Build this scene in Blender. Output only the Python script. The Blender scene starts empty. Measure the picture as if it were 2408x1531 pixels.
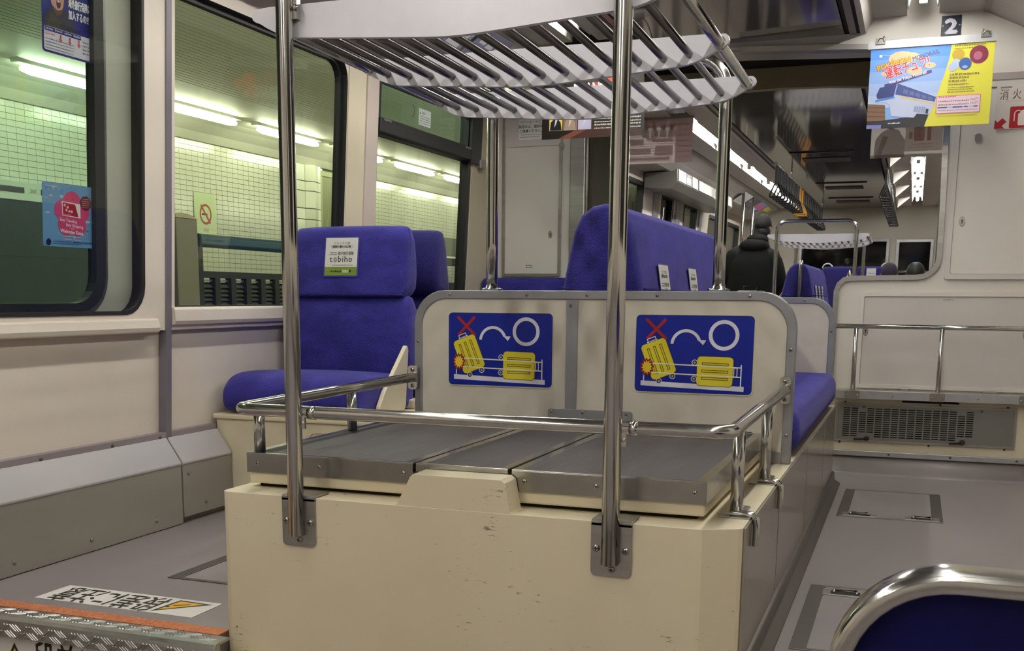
import bpy, bmesh, math, random
from mathutils import Vector, Matrix
from mathutils.geometry import tessellate_polygon

random.seed(7)
SC = bpy.context.scene
COL = SC.collection

# ------------------------------------------------------------------ camera
cam_data = bpy.data.cameras.new('camera')
cam = bpy.data.objects.new('camera', cam_data)
COL.objects.link(cam)
cam_data.sensor_width = 36.0
cam_data.lens = 2577.2 * 36.0 / 2408.0
cam_data.shift_x = (1204.0 - 1145.8) / 2408.0
cam_data.shift_y = (1139.96 - 765.5) / 2408.0
cam_data.clip_start = 0.02
cam_data.clip_end = 200
CR = ((0.93347623, -0.06632179, 0.35245362),
      (0.3585905, 0.15639143, -0.92030135),
      (0.00591531, 0.98546595, 0.16977004))
M4 = Matrix(CR).to_4x4()
M4.translation = Vector((0.0, 0.0, 0.75))
cam.matrix_world = M4
SC.camera = cam

# ------------------------------------------------------------------ world, view
world = bpy.data.worlds.new('tunnel_dark')
SC.world = world
world.use_nodes = True
world.node_tree.nodes['Background'].inputs[0].default_value = (0.55, 0.6, 0.55, 1)
world.node_tree.nodes['Background'].inputs[1].default_value = 0.03
SC.view_settings.view_transform = 'Standard'
SC.view_settings.look = 'None'
SC.view_settings.gamma = 1.0
SC.view_settings.use_curve_mapping = False
SC.view_settings.exposure = 0.0
SC.cycles.max_bounces = 10
SC.cycles.diffuse_bounces = 5
SC.cycles.glossy_bounces = 5
SC.cycles.transparent_max_bounces = 16
SC.cycles.caustics_reflective = False
SC.cycles.caustics_refractive = False
SC.cycles.sample_clamp_indirect = 4.0

LAMP_CAR = 61.0        # strength of the fluorescent tubes in the cars
LAMP_STATION = 30.0    # strength of the tubes over the platform

# ------------------------------------------------------------------ materials
def lin(c):
    if isinstance(c, str):
        c = tuple(int(c[i:i + 2], 16) for i in (0, 2, 4))
    r = []
    for x in c[:3]:
        x = x / 255.0
        r.append(x / 12.92 if x <= 0.04045 else ((x + 0.055) / 1.055) ** 2.4)
    return (r[0], r[1], r[2], 1.0)

MATS = {}
def mat(name, c, rough=0.5, metal=0.0, c2=None, scale=8.0, stretch=(1, 1, 1), fac=(0.35, 0.7), bump=0.0,
        bscale=60.0, bstretch=(1, 1, 1), emit=0.0, spec=0.5, sheen=0.0, coat=0.0, rough2=None, detail=4.0, trans=None, aniso=0.0):
    if name in MATS:
        return MATS[name]
    m = bpy.data.materials.new(name)
    m.use_nodes = True
    nt = m.node_tree
    b = nt.nodes['Principled BSDF']
    b.inputs['Base Color'].default_value = lin(c)
    b.inputs['Roughness'].default_value = rough
    b.inputs['Metallic'].default_value = metal
    b.inputs['Specular IOR Level'].default_value = spec
    if sheen:
        b.inputs['Sheen Weight'].default_value = sheen
        b.inputs['Sheen Roughness'].default_value = 0.4
        b.inputs['Sheen Tint'].default_value = (0.55, 0.5, 1.0, 1)
    if coat:
        b.inputs['Coat Weight'].default_value = coat
        b.inputs['Coat Roughness'].default_value = 0.15
    if emit:
        b.inputs['Emission Color'].default_value = lin(c)
        b.inputs['Emission Strength'].default_value = emit
    def coords(st):
        tc = nt.nodes.new('ShaderNodeTexCoord')
        mp = nt.nodes.new('ShaderNodeMapping')
        mp.inputs['Scale'].default_value = st
        nt.links.new(tc.outputs['Object'], mp.inputs[0])
        return mp
    if c2 is not None:
        n = nt.nodes.new('ShaderNodeTexNoise')
        n.inputs['Scale'].default_value = scale
        n.inputs['Detail'].default_value = detail
        n.inputs['Roughness'].default_value = 0.6
        nt.links.new(coords(stretch).outputs[0], n.inputs['Vector'])
        r = nt.nodes.new('ShaderNodeValToRGB')
        r.color_ramp.elements[0].position = fac[0]
        r.color_ramp.elements[0].color = lin(c)
        r.color_ramp.elements[1].position = fac[1]
        r.color_ramp.elements[1].color = lin(c2)
        nt.links.new(n.outputs[0], r.inputs[0])
        nt.links.new(r.outputs[0], b.inputs['Base Color'])
        if rough2 is not None:
            mr = nt.nodes.new('ShaderNodeMapRange')
            mr.inputs['From Min'].default_value = fac[0]
            mr.inputs['From Max'].default_value = fac[1]
            mr.inputs['To Min'].default_value = rough
            mr.inputs['To Max'].default_value = rough2
            nt.links.new(n.outputs[0], mr.inputs[0])
            nt.links.new(mr.outputs[0], b.inputs['Roughness'])
    if bump:
        n = nt.nodes.new('ShaderNodeTexNoise')
        n.inputs['Scale'].default_value = bscale
        n.inputs['Detail'].default_value = 3
        nt.links.new(coords(bstretch).outputs[0], n.inputs['Vector'])
        bp = nt.nodes.new('ShaderNodeBump')
        bp.inputs['Strength'].default_value = bump
        bp.inputs['Distance'].default_value = 0.01
        nt.links.new(n.outputs[0], bp.inputs['Height'])
        nt.links.new(bp.outputs[0], b.inputs['Normal'])
    MATS[name] = m
    return m

def glass(name, tint, refl=1.0):
    """thin window pane: tinted see-through film plus a Fresnel mirror"""
    if name in MATS:
        return MATS[name]
    m = bpy.data.materials.new(name)
    m.use_nodes = True
    nt = m.node_tree
    nt.nodes.remove(nt.nodes['Principled BSDF'])
    out = nt.nodes['Material Output']
    t = nt.nodes.new('ShaderNodeBsdfTransparent')
    t.inputs[0].default_value = lin(tint)
    g = nt.nodes.new('ShaderNodeBsdfGlossy')
    g.inputs['Roughness'].default_value = 0.0
    g.inputs[0].default_value = (refl, refl, refl, 1)
    lw = nt.nodes.new('ShaderNodeLayerWeight')
    lw.inputs[0].default_value = 0.5
    pw = nt.nodes.new('ShaderNodeMath')
    pw.operation = 'POWER'
    pw.inputs[1].default_value = 5.0
    fr = nt.nodes.new('ShaderNodeMath')
    fr.operation = 'MULTIPLY_ADD'
    fr.inputs[1].default_value = 0.9
    fr.inputs[2].default_value = 0.035
    nt.links.new(lw.outputs['Facing'], pw.inputs[0])
    nt.links.new(pw.outputs[0], fr.inputs[0])
    mx = nt.nodes.new('ShaderNodeMixShader')
    nt.links.new(fr.outputs[0], mx.inputs[0])
    nt.links.new(t.outputs[0], mx.inputs[1])
    nt.links.new(g.outputs[0], mx.inputs[2])
    nt.links.new(mx.outputs[0], out.inputs[0])
    MATS[name] = m
    return m

def cream_worn(name, base, dark, light):
    """old cream gel-coat with sparse dark scuffs and a faint blotchy yellowing"""
    m = mat(name, base, rough=0.42, c2=light, scale=3.0, fac=(0.3, 0.75), bump=0.05, bscale=25)
    nt = m.node_tree
    b = nt.nodes['Principled BSDF']
    src = b.inputs['Base Color'].links[0].from_socket
    tc = nt.nodes.new('ShaderNodeTexCoord')
    mp = nt.nodes.new('ShaderNodeMapping')
    mp.inputs['Scale'].default_value = (1, 1, 4.0)
    nt.links.new(tc.outputs['Object'], mp.inputs[0])
    n1 = nt.nodes.new('ShaderNodeTexNoise')
    n1.inputs['Scale'].default_value = 36
    n1.inputs['Detail'].default_value = 6
    n1.inputs['Roughness'].default_value = 0.75
    nt.links.new(mp.outputs[0], n1.inputs['Vector'])
    n2 = nt.nodes.new('ShaderNodeTexNoise')
    n2.inputs['Scale'].default_value = 5
    nt.links.new(tc.outputs['Object'], n2.inputs['Vector'])
    mul = nt.nodes.new('ShaderNodeMath')
    mul.operation = 'MULTIPLY_ADD'
    mul.inputs[1].default_value = 0.55
    nt.links.new(n2.outputs[0], mul.inputs[0])
    nt.links.new(n1.outputs[0], mul.inputs[2])
    r = nt.nodes.new('ShaderNodeValToRGB')
    r.color_ramp.elements[0].position = 0.945
    r.color_ramp.elements[0].color = (0, 0, 0, 1)
    r.color_ramp.elements[1].position = 1.09
    r.color_ramp.elements[1].color = (0.75, 0.75, 0.75, 1)
    nt.links.new(mul.outputs[0], r.inputs[0])
    mx = nt.nodes.new('ShaderNodeMix')
    mx.data_type = 'RGBA'
    nt.links.new(r.outputs[0], mx.inputs[0])
    nt.links.new(src, mx.inputs[6])
    mx.inputs[7].default_value = lin(dark)
    nt.links.new(mx.outputs[2], b.inputs['Base Color'])
    return m

CREAM = cream_worn('cream_gelcoat', 'dacdae', '5a4c38', 'e2d6ba')
CREAM2 = mat('cream_paint', 'e2d8bc', 0.45, c2='d8ccae', scale=6, bump=0.03, bscale=30)
WALL = mat('wall_cream', 'e2d8ca', 0.5, c2='dacfc0', scale=2.5, bump=0.04, bscale=120)
WALLY = mat('wall_cream_yellow', 'ddd3b8', 0.5, c2='d6caae', scale=2.5, bump=0.04, bscale=120)
WHITE = mat('white_panel', 'e6e0d8', 0.4, c2='ded8ce', scale=2.0)
WHITE2 = mat('pale_grey_panel', 'd8d2cc', 0.42, c2='d0cac4', scale=2.0)
PARTN = mat('partition_melamine', 'dcd5c8', 0.3, c2='cfc7b8', scale=7.0, fac=(0.35, 0.75))
CHROME = mat('polished_stainless', 'c9c8c4', 0.12, 1.0, c2='b9b8b4', scale=30, stretch=(1, 1, 0.05), rough2=0.2)
STEEL = mat('brushed_stainless', 'b4b2ae', 0.3, 1.0, c2='a3a19d', scale=40, stretch=(0.05, 1, 1), rough2=0.4)
STEELD = mat('worn_stainless', '98958f', 0.34, 1.0, c2='8a8780', scale=9, rough2=0.45)
ALU = mat('anodised_aluminium', 'b9b9bb', 0.38, 0.9, c2='adadb0', scale=20)
ALUG = mat('grey_aluminium_trim', '9b9ba0', 0.42, 0.7, c2='929298', scale=20)
RACKW = mat('rack_plate_satin', 'e0dde4', 0.32, 0.1, c2='d8d5dc', scale=12)
RODM = mat('rack_rod_steel', '6a6667', 0.25, 1.0)
SCREW = mat('screw_steel', 'a9a7a2', 0.25, 1.0)
DARKHOLE = mat('dark_recess', '14120f', 0.8)
RUBBER = mat('black_rubber', '17171a', 0.55)
BLACKM = mat('black_anodised', '1b1c1e', 0.38)
BLUE = mat('blue_moquette', '191470', 0.85, c2='302b8e', scale=7, stretch=(1.0, 1.0, 2.2), fac=(0.38, 0.72), bump=0.35,
           bscale=220, sheen=0.2, detail=6)
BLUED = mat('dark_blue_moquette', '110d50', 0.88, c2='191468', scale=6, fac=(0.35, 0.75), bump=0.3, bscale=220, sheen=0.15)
NAVY = mat('navy_vinyl', '040438', 0.6, spec=0.15, c2='060645', scale=9, bump=0.08, bscale=90)
FLOORM = mat('grey_floor_vinyl', '867f80', 0.30, c2='928a8a', scale=2.2, stretch=(1, 0.35, 1), fac=(0.3, 0.75), bump=0.02, bscale=140, rough2=0.42)
HATCHM = mat('hatch_vinyl', '8b8486', 0.36, c2='948d8e', scale=5)
SIDEV = mat('beige_side_vinyl', '9d958a', 0.16, c2='958d81', scale=5, spec=0.6)
HEATTOP_LIT = mat('heater_top_lit_grey', 'b4b0b2', 0.42, c2='a9a5a6', scale=4, stretch=(1, 0.3, 1))  # paler than the front: light on the upward slope put into the colour
HEATFR = mat('heater_front_grey', '8c877f', 0.42, c2='827d75', scale=4, stretch=(1, 0.3, 1))
MATR = mat('ribbed_rubber_mat', '3c3739', 0.65, spec=0.3, c2='4b4648', scale=9, stretch=(1, 0.25, 1), bump=0.25, bscale=160, bstretch=(1, 0.05, 1))
GREYTRIM = mat('slate_grey_strip', '77737c', 0.4, 0.2)
CEILM = mat('mirror_grey_ceiling', '86827a', 0.07, 0.42, c2='8a867e', scale=2)
CEILW = mat('ceiling_white', 'd5d0c9', 0.38, c2='cdc8c0', scale=2)
CEILG = mat('ceiling_frame_grey', '8f8c88', 0.4, 0.3)
OLIVE = mat('bellows_olive', '544c3a', 0.7, c2='4a4332', scale=5)
ORANGE = mat('orange_grip_strip', 'c98058', 0.8, c2='a85c38', scale=140, fac=(0.4, 0.65), bump=0.5, bscale=220)
TREAD = mat('tread_aluminium', 'bdbcb9', 0.3, 1.0, c2='a9a8a5', scale=14, rough2=0.42)
TUBEL = mat('fluorescent_tube', 'fffdf6', 0.4, emit=LAMP_CAR)
TUBES = mat('station_tube', 'fbffec', 0.4, emit=LAMP_STATION)
TILEM = mat('glazed_green_white_tile', 'dddfcf', 0.16, c2='d3d6c4', scale=1.3)
GROUT = mat('dark_grout', '5f6454', 0.9)
STCEIL = mat('station_ceiling_board', 'e4e4d4', 0.5, c2='dcdccc', scale=1.2)
STDARK = mat('platform_screen_green', '666b5c', 0.25, c2='5d6254', scale=1.0)
STFLOOR = mat('platform_floor', '6b6a62', 0.6)
FENCEB = mat('teal_fence_rail', '17506a', 0.3, 0.2)
FENCED = mat('charcoal_fence', '2c3133', 0.5)
FENCEG = mat('louvre_grey', '59625c', 0.5)
PILLARM = mat('taupe_pillar', '9a9384', 0.5)
GLASSG = glass('green_tinted_glass', 'e4f2e8')
GLASSY = glass('pale_glass', 'f3f5ea')
RIM = mat('tray_rim_stainless', 'b3b1ac', 0.17, 1.0, c2='a5a39e', scale=14, rough2=0.26)
GLASSD = glass('dark_glass', '20211f')
GLASSC = glass('clear_pocket_glass', 'f4f6f2')

# ------------------------------------------------------------------ mesh builder
def rrect(u0, u1, v0, v1, r, n=5):
    rs = r if isinstance(r, (tuple, list)) else (r, r, r, r)   # bl, br, tr, tl
    out = []
    for (cx, cy, a0), rr in zip(((u0, v0, 180), (u1, v0, 270), (u1, v1, 0), (u0, v1, 90)), rs):
        sx = 1 if cx == u0 else -1
        sy = 1 if cy == v0 else -1
        if rr <= 0:
            out.append((cx, cy))
            continue
        for k in range(n + 1):
            a = math.radians(a0 + 90.0 * k / n)
            out.append((cx + sx * rr + rr * math.cos(a), cy + sy * rr + rr * math.sin(a)))
    return out

def circ(u, v, r, n=20, r2=None, a0=0.0):
    r2 = r if r2 is None else r2
    return [(u + r * math.cos(a0 + 2 * math.pi * k / n), v + r2 * math.sin(a0 + 2 * math.pi * k / n)) for k in range(n)]

def area2(l):
    return sum(l[i][0] * l[(i + 1) % len(l)][1] - l[(i + 1) % len(l)][0] * l[i][1] for i in range(len(l)))

class MB:
    def __init__(s):
        s.v, s.f, s.m, s.s = [], [], [], []
    def add(s, vs, fs, m=0, smooth=False):
        o = len(s.v)
        s.v.extend(Vector(p) for p in vs)
        for f in fs:
            s.f.append([o + i for i in f])
            s.m.append(m)
            s.s.append(smooth)
        return s
    def box(s, x0, x1, y0, y1, z0, z1, m=0):
        vs = [(x, y, z) for z in (z0, z1) for y in (y0, y1) for x in (x0, x1)]
        return s.add(vs, [(0, 2, 3, 1), (4, 5, 7, 6), (0, 1, 5, 4), (2, 6, 7, 3), (0, 4, 6, 2), (1, 3, 7, 5)], m)
    def plate(s, loops, fr, bk, m=0, mside=None, smooth_side=False):
        """flat plate with holes: 2D loops (outer first) mapped by fr(u,v) to the front and bk(u,v) to the back"""
        mside = m if mside is None else mside
        L = [list(l) for l in loops]
        for i, l in enumerate(L):
            a = area2(l)
            if (i == 0 and a < 0) or (i > 0 and a > 0):
                l.reverse()
        flat = [p for l in L for p in l]
        tris = tessellate_polygon([[Vector((p[0], p[1], 0)) for p in l] for l in L])
        tt = []
        for t in tris:
            a, b, c = (flat[i] for i in t)
            if (b[0] - a[0]) * (c[1] - a[1]) - (c[0] - a[0]) * (b[1] - a[1]) < 0:
                t = (t[0], t[2], t[1])
            tt.append(tuple(t))
        n = len(flat)
        vs = [fr(*p) for p in flat] + [bk(*p) for p in flat]
        o = len(s.v)
        s.add(vs, tt, m)
        for t in tt:
            s.f.append([o + n + i for i in reversed(t)]); s.m.append(m); s.s.append(False)
        k = 0
        for l in L:
            c = len(l)
            for i in range(c):
                j = (i + 1) % c
                s.f.append([o + k + i, o + n + k + i, o + n + k + j, o + k + j]); s.m.append(mside); s.s.append(smooth_side)
            k += c
        return s
    def prism(s, prof, axis, a0, a1, m=0, smooth=False):
        """2D profile swept along an axis: axis x -> (y,z), y -> (x,z), z -> (x,y)"""
        if axis == 'x':
            fr = lambda u, v: (a0, u, v); bk = lambda u, v: (a1, u, v)
        elif axis == 'y':
            fr = lambda u, v: (u, a0, v); bk = lambda u, v: (u, a1, v)
        else:
            fr = lambda u, v: (u, v, a0); bk = lambda u, v: (u, v, a1)
        return s.plate([prof], fr, bk, m, None, smooth)
    def tube(s, pts, r, n=12, m=0, caps=True, closed=False):
        P = [Vector(p) for p in pts]
        rs = r if isinstance(r, (list, tuple)) else [r] * len(P)
        N = len(P)
        T = []
        for i in range(N):
            if closed:
                t = (P[(i + 1) % N] - P[i]).normalized() + (P[i] - P[i - 1]).normalized()
            elif i == 0:
                t = P[1] - P[0]
            elif i == N - 1:
                t = P[-1] - P[-2]
            else:
                t = (P[i + 1] - P[i]).normalized() + (P[i] - P[i - 1]).normalized()
            T.append(t.normalized())
        up = Vector((0, 0, 1)) if abs(T[0].z) < 0.9 else Vector((0, 1, 0))
        A = T[0].cross(up).normalized()
        o = len(s.v)
        for i in range(N):
            A = (A - T[i] * A.dot(T[i])).normalized()
            B = T[i].cross(A)
            for k in range(n):
                a = 2 * math.pi * k / n
                s.v.append(P[i] + (A * math.cos(a) + B * math.sin(a)) * rs[i])
        for i in range(N if closed else N - 1):
            j = (i + 1) % N
            for k in range(n):
                l = (k + 1) % n
                s.f.append([o + i * n + k, o + j * n + k, o + j * n + l, o + i * n + l]); s.m.append(m); s.s.append(True)
        if caps and not closed:
            s.f.append([o + k for k in range(n)]); s.m.append(m); s.s.append(False)
            s.f.append([o + (N - 1) * n + k for k in reversed(range(n))]); s.m.append(m); s.s.append(False)
        return s
    def lathe(s, base, axis, prof, n=16, m=0):
        """profile of (distance along axis, radius)"""
        ax = Vector(axis).normalized()
        b = Vector(base)
        pts = [b + ax * d for d, _ in prof]
        up = Vector((0, 0, 1)) if abs(ax.z) < 0.9 else Vector((0, 1, 0))
        A = ax.cross(up).normalized()
        B = ax.cross(A)
        o = len(s.v)
        for p, (d, r) in zip(pts, prof):
            for k in range(n):
                a = 2 * math.pi * k / n
                s.v.append(p + (A * math.cos(a) + B * math.sin(a)) * max(r, 1e-5))
        for i in range(len(prof) - 1):
            for k in range(n):
                l = (k + 1) % n
                s.f.append([o + i * n + k, o + (i + 1) * n + k, o + (i + 1) * n + l, o + i * n + l]); s.m.append(m); s.s.append(True)
        s.f.append([o + k for k in range(n)]); s.m.append(m); s.s.append(False)
        s.f.append([o + (len(prof) - 1) * n + k for k in reversed(range(n))]); s.m.append(m); s.s.append(False)
        return s
    def screw(s, p, axis, r=0.005, m=0, n=10, slot=None):
        s.lathe(p, axis, [(-0.0005, r), (r * 0.25, r), (r * 0.5, r * 0.75), (r * 0.58, r * 0.3)], n, m)
        if slot is not None:
            ax = Vector(axis).normalized()
            up = Vector((0, 0, 1)) if abs(ax.z) < 0.9 else Vector((0, 1, 0))
            A = ax.cross(up).normalized(); B = ax.cross(A)
            c = Vector(p) + ax * (r * 0.6)
            for U, W in ((A, B), (B, A)):
                q = [c + U * (r * .55) + W * (r * .13), c - U * (r * .55) + W * (r * .13), c - U * (r * .55) - W * (r * .13), c + U * (r * .55) - W * (r * .13)]
                s.add(q, [(0, 1, 2, 3)], slot)
        return s
    def loft(s, rings, m=0, smooth=True, caps=True):
        o = len(s.v)
        n = len(rings[0])
        for r in rings:
            s.v.extend(Vector(p) for p in r)
        for i in range(len(rings) - 1):
            for k in range(n):
                l = (k + 1) % n
                s.f.append([o + i * n + k, o + (i + 1) * n + k, o + (i + 1) * n + l, o + i * n + l]); s.m.append(m); s.s.append(smooth)
        if caps:
            s.f.append([o + k for k in range(n)]); s.m.append(m); s.s.append(smooth)
            s.f.append([o + (len(rings) - 1) * n + k for k in reversed(range(n))]); s.m.append(m); s.s.append(smooth)
        return s
    def pillow(s, x0, x1, y0, y1, z0, z1, r, n=4, m=0, bulge=0.0):
        """box with rolled edges, its faces slightly domed"""
        bm = bmesh.new()
        bmesh.ops.create_cube(bm, size=1.0)
        for v in bm.verts:
            v.co = Vector((x0 + (v.co.x + .5) * (x1 - x0), y0 + (v.co.y + .5) * (y1 - y0), z0 + (v.co.z + .5) * (z1 - z0)))
        bmesh.ops.bevel(bm, geom=bm.edges[:], offset=r, segments=n, profile=0.5, affect='EDGES')
        bm.verts.index_update()
        s.add([v.co.copy() for v in bm.verts], [[v.index for v in f.verts] for f in bm.faces], m, True)
        bm.free()
        return s

WL = {}
def obj(name, mb, mats, parent=None, bevel=0.0, seg=2, smooth=False, subsurf=0, angle=35):
    me = bpy.data.meshes.new(name)
    off = WL.get(parent.name, Vector((0, 0, 0))) if parent else Vector((0, 0, 0))
    me.from_pydata([p - off for p in mb.v], [], mb.f)
    if not isinstance(mats, (list, tuple)):
        mats = [mats]
    for m in mats:
        me.materials.append(m)
    me.polygons.foreach_set('material_index', mb.m)
    me.polygons.foreach_set('use_smooth', [True] * len(mb.f) if smooth else mb.s)
    me.update()
    o = bpy.data.objects.new(name, me)
    COL.objects.link(o)
    if parent:
        o.parent = parent
        WL[o.name] = off
    if bevel:
        b = o.modifiers.new('edge', 'BEVEL')
        b.width = bevel
        b.segments = seg
        b.limit_method = 'ANGLE'
        b.angle_limit = math.radians(angle)
        b.harden_normals = False
    if subsurf:
        q = o.modifiers.new('sub', 'SUBSURF')
        q.levels = q.render_levels = subsurf
    return o

def tag(o, label, cat, group=None):
    o['label'] = label
    o['category'] = cat
    if group:
        o['group'] = group
    return o

def thing(name, label, cat, loc, group=None):
    o = bpy.data.objects.new(name, None)
    COL.objects.link(o)
    o.location = loc
    o.empty_display_size = 0.05
    WL[o.name] = Vector(loc)
    return tag(o, label, cat, group)

def struct(name, mb, mats, parent=None, **k):
    o = obj(name, mb, mats, parent, **k)
    if parent is None:
        o['kind'] = 'structure'
    return o

def sgroup(name, loc):
    o = bpy.data.objects.new(name, None)
    COL.objects.link(o)
    o.location = loc
    WL[o.name] = Vector(loc)
    o['kind'] = 'structure'
    return o

def dup(root, dx, label=None):
    """copy a thing with its parts and sub-parts, moved by dx"""
    r = root.copy()
    COL.objects.link(r)
    r.location = root.location + Vector(dx)
    WL[r.name] = r.location.copy()
    if label:
        r['label'] = label
    for ch in list(root.children):
        c = ch.copy()
        COL.objects.link(c)
        c.parent = r
        for g in ch.children:
            d = g.copy()
            COL.objects.link(d)
            d.parent = c
    return r

def arc(c, r, a0, a1, n, plane='xy', w=0.0):
    out = []
    for k in range(n + 1):
        a = math.radians(a0 + (a1 - a0) * k / n)
        u, v = c[0] + r * math.cos(a), c[1] + r * math.sin(a)
        out.append((u, v, w) if plane == 'xy' else ((u, w, v) if plane == 'xz' else (w, u, v)))
    return out

SCM = {}
def screws(parent, pts, axis, r, m=None, slot=True, name='screw'):
    """one object per screw, alike ones sharing a mesh"""
    m = m or SCREW
    key = (axis, r, m.name, slot)
    if key not in SCM:
        mb = MB(); mb.screw((0, 0, 0), axis, r, 0, 12, 1 if slot else None)
        me = bpy.data.meshes.new(name)
        me.from_pydata(mb.v, [], mb.f)
        me.materials.append(m); me.materials.append(DARKHOLE)
        me.polygons.foreach_set('material_index', mb.m)
        me.polygons.foreach_set('use_smooth', mb.s)
        SCM[key] = me
    for p in pts:
        o = bpy.data.objects.new(name, SCM[key])
        COL.objects.link(o)
        o.parent = parent
        o.location = Vector(p) - WL.get(parent.name, Vector((0, 0, 0)))

# ------------------------------------------------------------------ printed matter
TXT = {}
def glyphs(s):
    if s in TXT:
        return TXT[s]
    cu = bpy.data.curves.new('lettering', 'FONT')
    cu.body = s
    cu.size = 1.0
    cu.resolution_u = 2
    cu.fill_mode = 'FRONT'
    o = bpy.data.objects.new('lettering', cu)
    COL.objects.link(o)
    dg = bpy.context.evaluated_depsgraph_get()
    me = bpy.data.meshes.new_from_object(o.evaluated_get(dg))
    vs = [(v.co.x, v.co.y) for v in me.vertices]
    fs = [tuple(p.vertices) for p in me.polygons]
    bpy.data.objects.remove(o)
    bpy.data.curves.remove(cu)
    bpy.data.meshes.remove(me)
    TXT[s] = (vs, fs)
    return TXT[s]

def ink(c, rough=0.45):
    return mat('print_' + c, c, rough, spec=0.3)

def paper(c):
    """thin poster paper: part of the light behind it shines through"""
    n = 'paper_' + c
    if n in MATS:
        return MATS[n]
    rgb = [int(c[i:i + 2], 16) for i in (0, 2, 4)]
    c = tuple(255 - (255 - v) * .5 for v in rgb)
    m = mat(n, c, .7)
    nt = m.node_tree
    b = nt.nodes['Principled BSDF']
    t = nt.nodes.new('ShaderNodeBsdfTranslucent')
    t.inputs[0].default_value = lin(c)
    mx = nt.nodes.new('ShaderNodeMixShader')
    mx.inputs[0].default_value = 0.6
    nt.links.new(b.outputs[0], mx.inputs[1])
    nt.links.new(t.outputs[0], mx.inputs[2])
    nt.links.new(mx.outputs[0], nt.nodes['Material Output'].inputs[0])
    return m

class Art:
    """flat print: origin O is the lower left corner, U right, V up, N towards the reader; units are metres"""
    def __init__(s, O, U, V, thick=0.001, step=0.00035):
        s.O, s.U, s.V = Vector(O), Vector(U).normalized(), Vector(V).normalized()
        s.N = s.U.cross(s.V).normalized()
        s.mb, s.cols, s.t, s.st = MB(), [], thick, step
        s.k, s.hold = 0, False
    def ci(s, c):
        if c not in s.cols:
            s.cols.append(c)
        return s.cols.index(c)
    def P(s, u, v, l=0):
        return s.O + s.U * u + s.V * v + s.N * (s.t + l * 1e-4 + (s.k * 1.5e-5 if l else 0))
    def nxt(s):
        if not s.hold:
            s.k += 1
    def base(s, loop, c):
        s.mb.plate([loop], lambda u, v: s.P(u, v, 0), lambda u, v: s.O + s.U * u + s.V * v, s.ci(c))
    def poly(s, loop, c, l=1):
        s.nxt()
        tr = tessellate_polygon([[Vector((p[0], p[1], 0)) for p in loop]])
        fs = []
        for t in tr:
            a, b, d = (loop[i] for i in t)
            fs.append(t if (b[0] - a[0]) * (d[1] - a[1]) - (d[0] - a[0]) * (b[1] - a[1]) > 0 else (t[0], t[2], t[1]))
        s.mb.add([s.P(p[0], p[1], l) for p in loop], fs, s.ci(c))
    def rect(s, u0, u1, v0, v1, c, l=1):
        s.poly([(u0, v0), (u1, v0), (u1, v1), (u0, v1)], c, l)
    def ring(s, u, v, r, w, c, l=1, n=32, a0=0.0, a1=360.0, ry=1.0):
        s.nxt()
        vs, fs = [], []
        for k in range(n + 1):
            a = math.radians(a0 + (a1 - a0) * k / n)
            vs += [s.P(u + r * math.cos(a), v + r * ry * math.sin(a), l), s.P(u + (r - w) * math.cos(a), v + (r - w) * ry * math.sin(a), l)]
        for k in range(n):
            q = (2 * k, 2 * k + 2, 2 * k + 3, 2 * k + 1)
            fs.append(q if a1 > a0 else q[::-1])
        s.mb.add(vs, fs, s.ci(c))
    def line(s, p, q, w, c, l=1):
        d = Vector((q[0] - p[0], q[1] - p[1])); d.normalize()
        n = Vector((-d.y, d.x)) * (w / 2)
        s.poly([(p[0] + n.x, p[1] + n.y), (p[0] - n.x, p[1] - n.y), (q[0] - n.x, q[1] - n.y), (q[0] + n.x, q[1] + n.y)], c, l)
    def text(s, t, u, v, h, c, l=2, w=None, rot=0.0, shear=0.0, bold=0.0, align='l'):
        vs, fs = glyphs(t)
        if not vs:
            return
        x0 = min(p[0] for p in vs); x1 = max(p[0] for p in vs)
        sc = h / 0.73
        sx = sc if w is None else w / (x1 - x0)
        wd = (x1 - x0) * sx
        ox = {'l': 0, 'c': -wd / 2, 'r': -wd}[align]
        ca, sa = math.cos(math.radians(rot)), math.sin(math.radians(rot))
        for dx, dy in (((0, 0),) if not bold else ((-bold, 0), (bold, 0), (0, bold), (0, -bold))):
            pts = []
            s.nxt()
            for x, y in vs:
                a = (x - x0) * sx + ox + dx
                b = y * sc + dy
                a += b * shear
                pts.append(s.P(u + a * ca - b * sa, v + a * sa + b * ca, l))
            s.mb.add(pts, fs, s.ci(c))
    def fine(s, u0, u1, v, h, c, l=2, seed=1):
        """a line of print too small to read: short strokes"""
        rnd = random.Random(seed)
        u = u0
        s.nxt()
        s.hold = True
        while u < u1:
            wd = h * rnd.uniform(0.5, 1.3)
            s.rect(u, min(u + wd, u1), v + h * rnd.uniform(0, .15), v + h * rnd.uniform(.7, 1), c, l)
            u += wd + h * rnd.uniform(0.15, 0.4)
        s.hold = False
    def done(s, name, parent=None, rough=0.4, thin=False):
        return obj(name, s.mb, [paper(c) if thin else ink(c, rough) for c in s.cols], parent)

# ================================================================== SETTING
WA, WB = -2.285, 0.052            # the side wall leans inwards a little
def wl(y, z, off=0.0):
    return (WA + off + WB * z, y, z)
XC, XR = -0.77, 0.74              # car centre line, right wall
YB, YL = 5.20, 5.85               # right bulkhead, left bulkhead
Y2, YE = 6.50, 15.5               # next car starts, its end wall

def wall_slab(name, outer, holes, off0, off1, mats, parent=None):
    mb = MB()
    mb.plate([outer] + holes, lambda y, z: wl(y, z, off0), lambda y, z: wl(y, z, off1), 0, 1)
    return struct(name, mb, mats, parent, bevel=0.0)

def R4(y0, y1, z0, z1):
    return [(y0, z0), (y1, z0), (y1, z1), (y0, z1)]

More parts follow.
